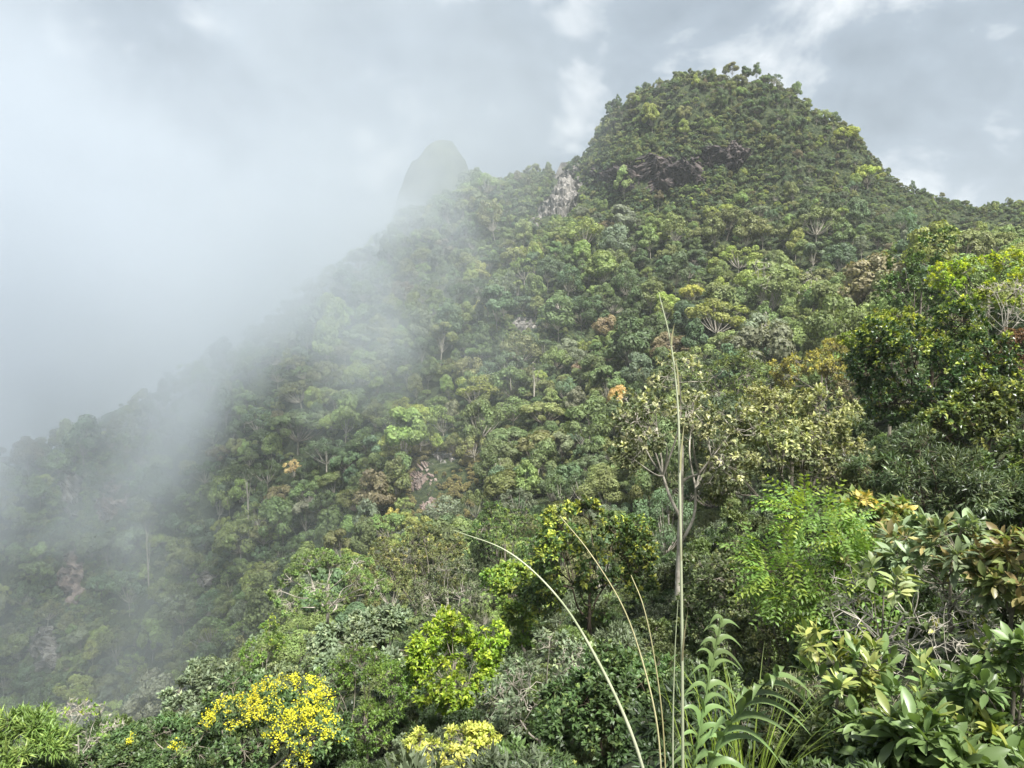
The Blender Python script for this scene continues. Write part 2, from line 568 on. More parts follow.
def mist_mat():
    """Cloud that fills the valley on the left: its density grows up and to the left of a slanting front."""
    m, n, l = new_mat('drifting_mist')
    out, v = n('ShaderNodeOutputMaterial'), n('ShaderNodeVolumePrincipled')
    v.inputs['Color'].default_value = (.85, .893, .94, 1)
    v.inputs['Anisotropy'].default_value = .5
    tc = n('ShaderNodeTexCoord')
    co = tc.outputs['Object']
    sx = n('ShaderNodeSeparateXYZ')
    l(co, sx.inputs[0])

    def math_(op, a, b=None, c=None, clamp=False):
        k = n('ShaderNodeMath')
        k.operation = op
        k.use_clamp = clamp
        for i, q in enumerate((a, b, c)):
            if q is None:
                continue
            if isinstance(q, (int, float)):
                k.inputs[i].default_value = q
            else:
                l(q, k.inputs[i])
        return k.outputs[0]

    def ramp(val, a, b):
        k = n('ShaderNodeMapRange')
        k.interpolation_type = 'SMOOTHSTEP'
        k.inputs['From Min'].default_value, k.inputs['From Max'].default_value = a, b
        k.inputs['To Min'].default_value, k.inputs['To Max'].default_value = 0, 1
        if a > b:
            k.inputs['From Min'].default_value, k.inputs['From Max'].default_value = b, a
            k.inputs['To Min'].default_value, k.inputs['To Max'].default_value = 1, 0
        l(val, k.inputs['Value'])
        return k.outputs['Result']

    def fbm(scale, detail, off):
        mp = n('ShaderNodeMapping')
        mp.inputs['Location'].default_value = off
        mp.inputs['Scale'].default_value = (1, .7, 1)
        l(co, mp.inputs['Vector'])
        t = n('ShaderNodeTexNoise')
        t.inputs['Scale'].default_value = scale
        t.inputs['Detail'].default_value = detail
        t.inputs['Distortion'].default_value = .6
        l(mp.outputs[0], t.inputs['Vector'])
        return t.outputs['Fac']

    x, y, z = sx.outputs
    n1, n2, n3 = fbm(.011, 3, (3, 7, 1)), fbm(.034, 3, (9, 2, 5)), fbm(.026, 5, (1, 4, 8))
    t = math_('MULTIPLY_ADD', x, -.51, math_('MULTIPLY_ADD', z, .86, math_('MULTIPLY', y, -.123)))
    t = math_('SUBTRACT', t, math_('MULTIPLY', ramp(z, -15, -80), 52))
    t = math_('ADD', t, math_('MULTIPLY', ramp(x, -55, -140), 44))
    t = math_('ADD', t, math_('MULTIPLY_ADD', n1, 90, -45))
    t = math_('ADD', t, math_('MULTIPLY_ADD', n2, 84, -42))
    main = math_('MULTIPLY', ramp(t, -47, 37), ramp(math_('MULTIPLY_ADD', n2, 40, x), 60, -40))
    veil = math_('MULTIPLY', ramp(x, 30, -60), ramp(math_('ADD', n1, math_('MULTIPLY', n2, .6)), .64, .95))
    veil = math_('MULTIPLY', veil, math_('MULTIPLY_ADD', ramp(z, -85, -20), .65, .35))
    edge = math_('MULTIPLY', ramp(x, -62, -150), ramp(n2, .3, .6))
    veil = math_('ADD', veil, math_('MULTIPLY', edge, 1.35))
    torn = math_('MULTIPLY_ADD', ramp(n3, .4, .66), 1.7, .2)
    d = math_('ADD', math_('MULTIPLY', math_('MULTIPLY', main, torn), .0135), math_('MULTIPLY', math_('MULTIPLY', veil, torn), .0075))
    for val, a, b in ((x, -330, -250), (x, 70, 30), (y, 90, 130), (y, 440, 370), (z, 100, -5), (z, -128, -95)):
        d = math_('MULTIPLY', d, ramp(val, a, b))
    l(d, v.inputs['Density'])
    l(v.outputs[0], out.inputs['Volume'])
    return m


closed_box('haze', (-3050, -3050, -133), (3050, 3050, 240), haze_mat())
closed_box('mist', (-330, 95, -128), (70, 440, 215), mist_mat())


# ------------------------------------------------------------------ trees
def lobes_of(rng, R, Rz, nl, lr, flat_bottom=-.25):
    """Centres and radii of the clumps that make up a crown, round (0,0,0)."""
    c = []
    for k in range(nl):
        z = rng.uniform(flat_bottom, 1)
        a = k * 2.39996 + rng.uniform(-.5, .5)
        s = math.sqrt(max(0, 1 - z * z))
        rad = rng.uniform(.52, .82)
        c.append((math.cos(a) * s * R * rad, math.sin(a) * s * R * rad, z * Rz * rad))
    c = np.array(c)
    r = np.array([rng.uniform(*lr) for _ in range(nl)])
    return c, r


def sphere_dirs(g, n, bias=None, lo=-.25):
    out = np.zeros((0, 3))
    while len(out) < n:
        d = unit(g.normal(size=(n * 3, 3)))
        if bias is not None:
            d = d[d @ bias > lo]
        out = np.concatenate([out, d])
    return out[:n]


def tree_parts(seed, R, Rz, hc, nl=12, ns=8, nt=7, per=9, L=.16, Wd=.07, kind='fold', lr=(.30, .44), spread=1.0,
               young=.15, up=.25, droop=0.0, bare=0.0, trunk_r=None, twig_r=.008, fork=.45, limbs_show=True, pinnate=0, lean=(0, 0), flat=-.5, stems=1, puff=.28):
    """A tree with its foot at the origin and its crown centre hc above it: (wood MB, leaves MB)."""
    rng, g = random.Random(seed), np.random.default_rng(seed)
    wood, lv = MB(), MB()
    cen = np.array([lean[0], lean[1], hc])
    c, r = lobes_of(rng, R, Rz, nl, lr, flat)
    rad = r * (R + Rz) / 2
    sq = np.array([1, 1, min(1.0, .75 * Rz / R + .25)])
    LC = c + cen
    # subs and tips
    subs, tips, tdir, par_s, par_t = [], [], [], [], []
    for k in range(nl):
        od = unit(c[k] / np.array([R, R, Rz]) + np.array([0, 0, up]))
        d = sphere_dirs(g, ns, od, -.35)
        s = LC[k] + d * rad[k] * sq * g.uniform(.55, .9, (ns, 1))
        for q in range(ns):
            e = sphere_dirs(g, nt, unit(d[q] + od * .5), -.1)
            tp = s[q] + e * rad[k] * puff * sq * g.uniform(.6, 1.5, (nt, 1)) 
            tips.append(tp)
            tdir.append(unit(e * .7 + d[q] * .6 + od * .3 + np.array([0, 0, up])))
            par_t.append(np.full(nt, len(subs) + q))
        subs.extend(s)
        par_s.extend([k] * ns)
    subs, tips, tdir, par_s, par_t = np.array(subs), np.concatenate(tips), np.concatenate(tdir), np.array(par_s), np.concatenate(par_t)
    # wood
    tr = trunk_r or max(.03, R * .035)
    fz = max(.15, (hc - Rz * .55) * fork + .1)
    for s in range(stems):
        off = np.array([rng.uniform(-.25, .25) * R * (stems > 1), rng.uniform(-.25, .25) * R * (stems > 1), 0])
        p = bez([off + (0, 0, -.35), off * 1.2 + (rng.uniform(-.1, .1) * R * .5, rng.uniform(-.1, .1) * R * .5, fz * .5), off * 1.5 + np.array([lean[0] * .4, lean[1] * .4, fz]), cen * .5 + off * .6 + np.array([0, 0, hc * .5])], 9)
        add_path(wood, p, np.linspace(tr * 1.25, tr * .55, 9) / math.sqrt(stems), 7)
        fk = p[6]
        mine = np.arange(s, nl, stems)
        nm = min(len(mine), max(2, round(len(mine) / 4)))
        hubs = LC[mine[:: max(1, len(mine) // nm)]][:nm]
        own = np.argmin(((LC[mine][:, None] - hubs[None]) ** 2).sum(-1), 1)
        for hI in range(len(hubs)):
            kids = mine[own == hI]
            if len(kids) == 0:
                continue
            node = fk * .5 + LC[kids].mean(0) * .5 + np.array([rng.uniform(-.08, .08) * R, rng.uniform(-.08, .08) * R, -.06 * Rz])
            start = p[5 + hI % 3]
            m1 = (start + node) * .5 + np.array([rng.uniform(-.09, .09) * R, rng.uniform(-.09, .09) * R, -rng.uniform(0, .08) * R])
            add_path(wood, bez([start, m1, node], 7), np.linspace(tr * .55, tr * .33, 7) / math.sqrt(stems), 6)
            for k in kids:
                m2 = (node + LC[k]) * .5 + np.array([rng.uniform(-.12, .12) * R, rng.uniform(-.12, .12) * R, rng.uniform(-.1, .06) * R])
                add_path(wood, bez([node, m2, LC[k]], 7), np.linspace(tr * .32, tr * .15, 7) / math.sqrt(stems), 5)
    S0 = LC[par_s]
    mid = (S0 + subs) / 2 + g.normal(size=subs.shape) * R * .03
    add_tubes(wood, S0, mid, tr * .17, tr * .12, 4)
    add_tubes(wood, mid, subs, tr * .12, tr * .08, 4)
    if twig_r:
        keep = slice(None) if len(tips) < 1500 else slice(None, None, 2)
        add_tubes(wood, subs[par_t][keep], tips[keep], max(twig_r, tr * .05), twig_r * .6, 3)
    # leaves
    if bare:
        alive = g.uniform(size=len(tips)) > bare
        tips, tdir = tips[alive], tdir[alive]
    nT = len(tips)
    if nT == 0:
        return wood, None
    zz = (tips[:, 2] - cen[2]) / Rz
    yt = np.clip((g.uniform(size=nT) < young * (0.6 + .8 * np.clip(zz + .3, 0, 1))) * g.uniform(.45, 1, nT), 0, 1)
    if pinnate:
        # several feathery fronds at each tip, leaflets in two rows
        nf = per
        D = unit(np.repeat(tdir, nf, 0) * .7 + unit(g.normal(size=(nT * nf, 3))) * spread)
        B = np.repeat(tips, nf, 0)
        FL = L * g.uniform(3.2, 5.0, nT * nf)
        S = unit(np.cross(D, np.array([0, 0, 1.]) + .3 * g.normal(size=D.shape)))
        UP = np.cross(S, D)
        add_tubes(wood, B, B + D * FL[:, None], .002, .001, 3)
        pos, dr, nr, ln = [], [], [], []
        for q in range(pinnate):
            t = (q + .8) / pinnate
            for sgn in (1, -1):
                pos.append(B + D * (FL * t)[:, None] - UP * (FL * .22 * t * t)[:, None])
                dr.append(unit(S * sgn + D * .55 - UP * .25 + .12 * g.normal(size=D.shape)))
                nr.append(UP + .15 * g.normal(size=D.shape))
                ln.append(L * (1.1 - .5 * abs(t - .45)) * g.uniform(.85, 1.1, len(B)))
        pos, dr, nr, ln = np.concatenate(pos), np.concatenate(dr), np.concatenate(nr), np.concatenate(ln)
        yy = np.tile(np.repeat(yt, nf), pinnate * 2)
        add_leaves(lv, kind, pos, dr, nr, ln, ln * (Wd / L), 0, yy)
        return wood, lv
    D = np.repeat(tdir, per, 0)
    rnd = unit(g.normal(size=D.shape))
    D = unit(D * .75 + rnd * spread + np.array([0, 0, -droop]))
    B = np.repeat(tips, per, 0) + D * L * .12 + (g.uniform(-1, 1, (len(D), 1)) * np.repeat(tdir, per, 0)) * L * .35
    N = unit(np.repeat(tdir, per, 0) * .6 + np.array([0, 0, .9]) + .35 * g.normal(size=D.shape))
    ln = L * g.uniform(.5 if kind == 'blade' else .65, 1.25, len(D))
    add_leaves(lv, kind, B, D, N, ln, ln * (Wd / L) * g.uniform(.85, 1.15, len(D)), 0, np.repeat(yt, per))
    return wood, lv


NEAR = []      # (x, y, z centre, R, Rz) of hand-placed plants


def near_tree(name, label, cat, px, py, Y, hw, hh, mat, bark='bark_grey', seed=0, group=None, **kw):
    c = P(px, py, Y)
    R, Rz = 1.17 * hw * Y / F, 1.12 * hh * Y / F
    gz = float(terr(c[0], c[1])[0])
    hc = max(c[2] - gz, Rz * .6)
    wood, lv = tree_parts(seed, R, Rz, hc, **kw)
    root = tag(link(name, None, None, (c[0], c[1], gz)), label, cat, group)
    wood.build('trunk', M[bark], root)
    if lv is not None:
        lv.build('crown', mat, root)
    NEAR.append((c[0], c[1], c[2], R, Rz))
    return root


exec_near = []
# near plants are listed here: built nearest the camera last
LM = {}


def lm(key, *a, **k):
    if key not in LM:
        LM[key] = leaf_mat(key, *a, **k)
    return LM[key]


lime = lm('lime_leaf', (.17, .24, .02), (.38, .42, .03), trans=.4)
fresh = lm('fresh_leaf', (.10, .17, .03), (.24, .30, .04), trans=.38)
mid = lm('mid_green_leaf', (.055, .095, .026), (.16, .22, .035))
dark = lm('dark_glossy_leaf', (.028, .055, .016), (.20, .24, .03), rough=.35)
olive = lm('olive_leaf', (.085, .10, .032), (.24, .23, .07))
cream = lm('cream_leaf', (.085, .10, .042), (.21, .215, .085), rough=.5)
silver = lm('silver_green_leaf', (.10, .135, .075), (.2, .24, .13), rough=.5)
brown = lm('brown_leaf', (.14, .085, .045), (.2, .12, .07))
narrow = lm('narrow_leaf', (.045, .07, .028), (.12, .15, .06), rough=.4)
flower = lm('yellow_flower', (.55, .55, .016), (.62, .62, .05), trans=.3, var=.35, spec=.2, gain=1.15)

BUSH, TREE = 'shrub', 'tree'
near_tree('broadleaf_tree', 'bright lime green tree against the near ridge by the right edge', TREE, 990, 283, 60, 46, 38, lime, seed=11, L=0.197, Wd=0.124, nl=12, ns=9, nt=7, per=17, young=.3)
near_tree('broadleaf_tree', 'upright mid green tree with big leaves left of the lime green tree', TREE, 922, 280, 68, 34, 46, mid, seed=12, L=0.244, Wd=0.161, nl=13, ns=8, nt=7, per=15, young=.12)
near_tree('bare_shrub', 'leafless grey twiggy shrub below the lime green tree', BUSH, 1008, 308, 48, 27, 30, olive, 'twig', seed=13, bare=.93, L=.25, Wd=.12, nl=10, ns=8, nt=6, twig_r=.015)
near_tree('broadleaf_tree', 'small yellowish green tree peeping over the big dark glossy tree', TREE, 893, 335, 46, 42, 24, lm('yellow_green_leaf', (.12, .16, .025), (.3, .33, .04)), seed=14, L=0.174, Wd=0.0992, nl=11, ns=8, nt=6, per=17, young=.3)
near_tree('brown_shrub', 'brown leaved shrub cut by the right edge above the dark trees', BUSH, 1016, 368, 40, 20, 36, brown, 'bark_dark', seed=15, L=0.116, Wd=0.062, nl=10, ns=8, nt=7, per=19)
near_tree('glossy_tree', 'big dark glossy green tree dotted with yellow green shoots', TREE, 932, 372, 32, 72, 62, dark, 'bark_dark', seed=16, L=.19, Wd=.1, nl=26, ns=12, nt=8, per=10, young=.2, flat=-.7)
near_tree('glossy_tree', 'waxy olive green tree below right of the big dark glossy tree', TREE, 990, 428, 26, 52, 40, lm('waxy_leaf', (.055, .08, .022), (.22, .24, .06), rough=.3), 'bark_dark', seed=17, L=.19, Wd=.10, nl=14, ns=10, nt=7, per=8, young=.2)
near_tree('narrow_leaved_shrub', 'dark bushy shrub with narrow drooping leaves behind the silver leaved shrub', BUSH, 940, 490, 19, 72, 48, narrow, 'bark_dark', seed=18, L=.2, Wd=.035, nl=18, ns=11, nt=8, per=10, young=.2, spread=.9)
near_tree('broadleaf_tree', 'dense mid green shrub at the right edge beside the narrow leaved shrub', BUSH, 1022, 490, 19, 44, 52, mid, 'bark_dark', seed=19, L=.13, Wd=.07, nl=14, ns=9, nt=8, per=9)
near_tree('cream_tree', 'large rounded tree with cream yellow new leaves behind the tall stalk', TREE, 792, 458, 22, 80, 66, cream, 'bark_grey', seed=20, L=.15, Wd=.066, nl=18, ns=11, nt=8, per=9, young=.5, lr=(.26, .38))
near_tree('sparse_tree', 'thin crowned greyish tree with pale forked trunk beside the cream yellow tree', TREE, 682, 445, 21, 56, 72, lm('dull_leaf', (.08, .095, .042), (.30, .30, .15)), 'bark_pale', seed=21, L=.15, Wd=.075, nl=13, ns=9, nt=6, per=8, young=.3, trunk_r=.1, fork=.62)
near_tree('feathery_tree', 'olive feathery tree on the slope just above the thin crowned tree', TREE, 738, 385, 108, 46, 30, lm('feathery_olive', (.075, .105, .03), (.16, .19, .04)), seed=22, L=0.29, Wd=0.124, nl=13, ns=9, nt=8, per=15)
near_tree('broadleaf_tree', 'yellowish tree on the slope above the cream yellow tree', TREE, 822, 370, 92, 44, 26, lm('yellowish_leaf', (.17, .165, .035), (.36, .32, .06)), seed=23, L=0.244, Wd=0.136, nl=13, ns=9, nt=8, per=15, young=.3)
near_tree('broadleaf_tree', 'dull brownish tree left of the big dark glossy tree', TREE, 866, 392, 60, 28, 30, lm('dull_brown', (.11, .10, .05), (.18, .15, .08)), seed=24, L=0.174, Wd=0.093, nl=11, ns=8, nt=7, per=15)
near_tree('broadleaf_tree', 'dark green tree with yellowish shoots left of the pale forked trunk', TREE, 590, 560, 26, 56, 66, lm('shoot_leaf', (.045, .08, .02), (.26, .29, .04)), 'bark_dark', seed=25, L=.17, Wd=.085, nl=18, ns=10, nt=8, per=9, young=.28)
near_tree('broadleaf_tree', 'green shrub with lime shoots below the tip of the arching stalk', BUSH, 522, 607, 29, 46, 40, fresh, seed=26, L=.19, Wd=.1, nl=13, ns=9, nt=7, per=9, young=.3)
near_tree('lime_shrub', 'vivid lime green shrub in the bottom centre', BUSH, 455, 662, 18, 42, 46, lm('vivid_lime', (.12, .20, .016), (.26, .33, .03), trans=.42), seed=27, L=.115, Wd=.06, nl=14, ns=10, nt=8, per=9, young=.45)
near_tree('branchy_shrub', 'open shrub with white bare branches right of the vivid lime shrub', BUSH, 540, 690, 15, 62, 56, silver, 'bark_pale', seed=28, L=.12, Wd=.05, nl=14, ns=9, nt=6, per=8, bare=.35, twig_r=.007, trunk_r=.05)
near_tree('broadleaf_tree', 'dark leafy shrub behind the thin stalks', BUSH, 615, 712, 13, 72, 60, lm('dark_leafy', (.045, .085, .026), (.12, .17, .05)), 'bark_dark', seed=29, L=.125, Wd=.06, nl=18, ns=10, nt=8, per=9)
near_tree('feathery_shrub', 'feathery fine leaved green shrub left of the vivid lime shrub', BUSH, 365, 705, 18, 46, 48, lm('feathery_green', (.07, .13, .02), (.13, .2, .03)), seed=30, L=.09, Wd=.025, nl=14, ns=10, nt=9, per=12)
near_tree('broadleaf_tree', 'grey green large leaved shrub above the feathery shrub', BUSH, 378, 643, 27, 62, 26, silver, seed=31, L=.2, Wd=.1, nl=13, ns=9, nt=8, per=9)
near_tree('pale_shrub', 'pale green large leaved shrub left of the yellow flowers', BUSH, 205, 697, 34, 38, 24, silver, seed=32, L=.26, Wd=.1, nl=11, ns=8, nt=7, per=8)
near_tree('pale_shrub', 'pale green spreading shrub above the yellow flowers', BUSH, 300, 685, 32, 46, 22, lm('pale_leaf', (.11, .15, .07), (.2, .25, .1)), seed=33, L=.22, Wd=.09, nl=12, ns=8, nt=8, per=9)
near_tree('broadleaf_tree', 'dark green shrub bottom left of the yellow flowers', BUSH, 150, 755, 17, 62, 26, lm('bottom_leaf', (.05, .09, .03), (.12, .17, .05)), seed=34, L=.12, Wd=.055, nl=14, ns=10, nt=8, per=9)
near_tree('narrow_leaved_shrub', 'green shrub with strap leaves in the bottom left corner', BUSH, 18, 752, 14, 42, 28, lm('strap_leaf', (.085, .14, .03), (.17, .23, .05)), seed=35, L=.22, Wd=.03, nl=12, ns=8, nt=6, per=11)
near_tree('bare_shrub', 'leafless pale twiggy shrub near the bottom left corner', BUSH, 78, 735, 22, 34, 30, fresh, 'twig', seed=36, bare=.9, L=.13, Wd=.06, nl=11, ns=9, nt=7, twig_r=.008, per=6)
near_tree('pale_trunked_tree', 'bright green spreading tree with pale forked trunk at the slope foot', TREE, 327, 588, 75, 54, 36, lm('spread_leaf', (.095, .15, .04), (.18, .24, .06)), 'bark_pale', seed=37, L=0.197, Wd=0.093, nl=15, ns=10, nt=8, per=19, lr=(.24, .36), fork=.7)
near_tree('broadleaf_tree', 'round olive tree left of the arching stalk tip', TREE, 415, 562, 84, 48, 38, olive, seed=38, L=0.22, Wd=0.124, nl=14, ns=10, nt=8, per=17)
near_tree('broadleaf_tree', 'dusty olive tree with bare limbs below the arching stalk tip', TREE, 447, 596, 58, 36, 36, lm('dusty_leaf', (.09, .11, .055), (.16, .18, .09)), 'bark_pale', seed=39, L=0.151, Wd=0.0806, nl=12, ns=9, nt=7, per=17, bare=.1)
near_tree('broadleaf_tree', 'small fresh green tree left of the pale trunked spreading tree', TREE, 262, 648, 66, 17, 32, fresh, 'bark_pale', seed=40, L=0.162, Wd=0.0868, nl=9, ns=8, nt=7, per=15)
near_tree('broadleaf_tree', 'dark olive tree right of the dusty olive tree', TREE, 505, 545, 75, 40, 36, mid, seed=41, L=0.186, Wd=0.105, nl=13, ns=9, nt=8, per=17)
near_tree('broadleaf_tree', 'mid green shrub under the cream yellow tree', BUSH, 735, 610, 14, 52, 62, lm('small_leaf', (.06, .085, .03), (.16, .18, .07)), 'bark_grey', seed=42, L=.075, Wd=.04, nl=16, ns=11, nt=9, per=11)
near_tree('lime_shrub', 'pale yellow green shrub cut by the bottom edge under the vivid lime shrub', BUSH, 452, 762, 9.5, 50, 30, lm('pale_lime', (.22, .26, .05), (.42, .42, .1), trans=.4), seed=43, L=.07, Wd=.03, nl=13, ns=9, nt=7, per=9, young=.5)
near_tree('lime_shrub', 'small yellow green shoots at the bottom edge right of the pale shrub', BUSH, 545, 772, 9, 24, 16, lm('pale_lime', ()), seed=44, L=.06, Wd=.03, nl=8, ns=7, nt=6, per=8, young=.5)

# yellow-flowered shrub: green crown and a part of blossom
yf = near_tree('flowering_shrub', 'dark green shrub topped with masses of bright yellow flowers', BUSH, 262, 735, 15.5, 80, 42, lm('bottom_leaf', ()), seed=50, L=.12, Wd=.055, nl=16, ns=10, nt=8, per=9)


def blossom(root, seed, spots):
    g = np.random.default_rng(seed)
    mb = MB()
    o = np.array(root.location)
    for px, py, Y, hw, hh, n in spots:
        n = int(n * .52)
        hw, hh = hw * 1.12, hh * 1.12
        c = P(px, py, Y)
        r = np.array([hw * Y / F, hw * Y / F, hh * Y / F])
        d = unit(g.normal(size=(n, 3)))
        d[:, 2] = np.abs(d[:, 2]) * .9 - .15
        base = c - o + d * r * g.uniform(.75, 1.1, (n, 1))
        k = 14
        B = np.repeat(base, k, 0) + g.normal(size=(n * k, 3)) * .035
        D = unit(np.repeat(d, k, 0) + g.normal(size=(n * k, 3)) * .8)
        ln = g.uniform(.025, .05, n * k)
        add_leaves(mb, 'fold', B, D, unit(g.normal(size=D.shape) + (0, 0, 1)), ln, ln * .8, 0, g.uniform(size=n * k))
    mb.build('blossom', flower, root)


blossom(yf, 5, [(285, 698, 14.6, 40, 15, 220), (302, 728, 14.2, 32, 15, 170), (235, 712, 14.6, 30, 9, 90), (215, 716, 15.4, 10, 6, 25), (318, 700, 15.4, 14, 8, 40), (178, 745, 15, 7, 5, 14), (132, 738, 15.5, 4, 4, 8), (300, 762, 14.2, 14, 5, 25), (340, 742, 15, 6, 5, 10)])

# ------------------------------------------------------------------ rocks
def ground_hit(px, py):
    """Points where lines of sight meet the ground (arrays of pixels)."""
    d = np.stack([P(a, b, 1.0) for a, b in zip(px, py)])
    lo, hi = np.full(len(px), 100.0), np.full(len(px), 400.0)
    Ys = np.linspace(100, 400, 60)
    first = np.full(len(px), 400.0)
    done = np.zeros(len(px), bool)
    for Y in Ys:
        b = (d[:, 2] * Y < terr(d[:, 0] * Y, np.full(len(px), Y))) & ~done
        first[b] = Y
        done |= b
    lo, hi = first - 5.2, first.copy()
    for _ in range(8):
        m = (lo + hi) / 2
        b = d[:, 2] * m < terr(d[:, 0] * m, m)
        hi = np.where(b, m, hi)
        lo = np.where(b, lo, m)
    return d * hi[:, None]


def rock(name, label, px, py, hw, hh, mat, seed, thick=3.0, skew=0.0, rough=1.0, n=64):
    """Bedrock breaking through the slope: a patch of the hillside pushed out, with a ragged rim that dips under the ground."""
    u, v = np.meshgrid(np.linspace(-1.25, 1.25, n), np.linspace(-1.25, 1.25, n))
    u, v = u.ravel(), v.ravel()
    B = ground_hit(px + hw * u + skew * hh * v, py + hh * v)
    e = 1.0
    gx = (terr(B[:, 0] + e, B[:, 1]) - terr(B[:, 0] - e, B[:, 1])) / (2 * e)
    gy = (terr(B[:, 0], B[:, 1] + e) - terr(B[:, 0], B[:, 1] - e)) / (2 * e)
    N = unit(np.stack([-gx, -gy, np.full(len(gx), .7)], 1))
    rim = 1 - (u * u + v * v) ** 1.3
    sv = Vector((seed * 5.1, seed * 2.3, seed * 1.7))
    dsp = np.empty(len(u))
    for k in range(len(u)):
        q = Vector(B[k])
        big = mnoise.fractal(q * .13 + sv, 1, 2, 3)
        jag = mnoise.noise(Vector((q.x * .5, q.y * .5, q.z * .22)) + sv)
        cell = mnoise.cell(Vector((q.x * .42, q.y * .3, q.z * .5)) + sv * 3 + Vector((jag, jag, jag)))
        fine = mnoise.fractal(q * .9 + sv, .8, 2, 4)
        dsp[k] = thick * (rim[k] * .9 + .75 * big - .15) + rough * (1.3 * (cell - .5) + .55 * fine - 1.2 * max(0, .25 - abs(jag)) * 2)
    dsp = np.clip(dsp, -4, None)
    dsp[(np.abs(u) > 1.2) | (np.abs(v) > 1.2)] = -4
    V = B + N * dsp[:, None]
    o = V.mean(0)
    i = np.arange(n - 1)[:, None] * n + np.arange(n - 1)[None]
    i = i.ravel()
    mb = MB()
    mb.add(V - o, np.stack([i, i + n, i + n + 1, i + 1], 1))
    return tag(mb.build(name, M[mat], None, o), label, 'rock')


ROCKZ = [  # ellipses kept clear of trees: (px, py, half-width, half-height)
    (650, 175, 55, 16), (724, 157, 24, 11), (564, 192, 15, 26), (545, 212, 9, 16), (424, 486, 13, 26), (442, 460, 18, 10), (206, 580, 9, 9), (526, 325, 14, 9), (113, 503, 18, 25), (73, 498, 12, 28), (72, 570, 17, 30), (45, 650, 17, 28),
    (140, 462, 8, 8),
]


def build_rocks():
    rock('cliff', 'dark weathered cliff band under the wooded summit', 655, 174, 68, 20, 'rock_dark', 1, 6, -.5, 1.5, 70)
    rock('cliff', 'dark stained cliff end on the right under the summit', 724, 157, 28, 16, 'rock_dark', 11, 5, 0, 1.4)
    rock('cliff', 'grey brown rock wall on the left shoulder of the summit', 566, 193, 17, 29, 'rock_grey', 2, 4.5, -.4, 1.4)
    rock('cliff', 'pale rock rib leaning down the ridge left of the summit', 544, 212, 11, 20, 'rock_grey', 3, 3, -.5, 1.2)
    rock('rock_outcrop', 'reddish rock face in the small grassy clearing mid slope', 424, 486, 14, 28, 'rock_pale', 4, 1.8, .15)
    rock('rock_outcrop', 'grey broken ledge at the top of the grassy clearing', 442, 458, 16, 7, 'rock_grey', 5, 1.2, 0, .8, 40)
    rock('boulder', 'pale grey boulder among dark trees on the lower left slope', 206, 580, 12, 11, 'rock_grey', 6, 2.4, 0, .9, 40)
    rock('boulder', 'rounded grey slab half hidden in mist mid slope', 526, 326, 16, 10, 'rock_grey', 7, 2.4, -.4, .8, 40)
    rock('rock_outcrop', 'pinkish rock face with pale top on the misty left slope', 113, 503, 20, 28, 'rock_pale', 8, 4, -.2, 1.3)
    rock('rock_outcrop', 'tall narrow grey rock at the misty left slope edge', 73, 498, 14, 30, 'rock_grey', 9, 4.5, 0, 1.3)
    rock('rock_outcrop', 'small pale rock above the pinkish rock face on the left', 140, 463, 8, 8, 'rock_grey', 13, 2, 0, .9, 36)
    rock('cliff', 'pinkish bare cliff low on the misty left slope', 72, 570, 19, 34, 'rock_pale', 10, 4, .1, 1.3)
    rock('cliff', 'dim grey cliff near the left edge below the pinkish cliff', 45, 650, 19, 32, 'rock_grey', 12, 4, .1, 1.3)


build_rocks()

# ------------------------------------------------------------------ slope trees
def far_proto(seed, R, Rz, hc, nl, lr, n_cards, L, Wd, gap=0.0, thin=1.0):
    """(wood MB, crown MB) for trees seen from over 90 m: clumped sprays about half a metre across."""
    rng, g = random.Random(seed), np.random.default_rng(seed)
    wood, lv = MB(), MB()
    c, r = lobes_of(rng, R, Rz, nl, lr, -.4)
    rad = r * (R + Rz) / 2
    cen = np.array([0, 0, hc])
    LC = c + cen
    tr = .034 * R
    p = bez([(0, 0, -1.2), (rng.uniform(-.2, .2), rng.uniform(-.2, .2), hc * .35), (rng.uniform(-.3, .3), rng.uniform(-.3, .3), hc * .8)], 6)
    add_path(wood, p, np.linspace(tr, tr * .5, 6), 5)
    for k in range(nl):
        mid_ = (p[3] + LC[k]) * .5 + np.array([0, 0, -.1 * R])
        add_path(wood, bez([p[3], mid_, LC[k]], 4), np.linspace(tr * .45, tr * .12, 4), 4)
    w = rad ** 2
    cnt = np.maximum(20, (n_cards * w / w.sum()).astype(int))
    for k in range(nl):
        od = unit(c[k] / np.array([R, R, Rz]) + np.array([0, 0, .4]))
        n = cnt[k]
        d = sphere_dirs(g, n, od, -.45)
        # the clump itself is bumpy: little heads on its surface
        heads = sphere_dirs(g, 9, od, -.4)
        near = np.argmax(d @ heads.T, 1)
        clos = np.max(d @ heads.T, 1)
        bump = .78 + .30 * np.clip((clos - .72) / .28, 0, 1)
        rr = rad[k] * bump * (1 - .35 * g.uniform(0, 1, n) ** 3)
        B = LC[k] + d * rr[:, None] * np.array([1, 1, .8])
        N = unit(d + heads[near] * .5 + np.array([0, 0, .35]) + g.normal(size=d.shape) * .55)
        T = unit(np.cross(N, g.normal(size=d.shape)))
        ln = L * g.uniform(.6, 1.3, n)
        if gap:
            keep = g.uniform(size=n) > gap
            B, N, T, ln = B[keep], N[keep], T[keep], ln[keep]
        add_leaves(lv, 'quad', B - T * ln[:, None] * .5, T, N, ln, ln * (Wd / L), 0, g.uniform(size=len(B)))
    return wood, lv


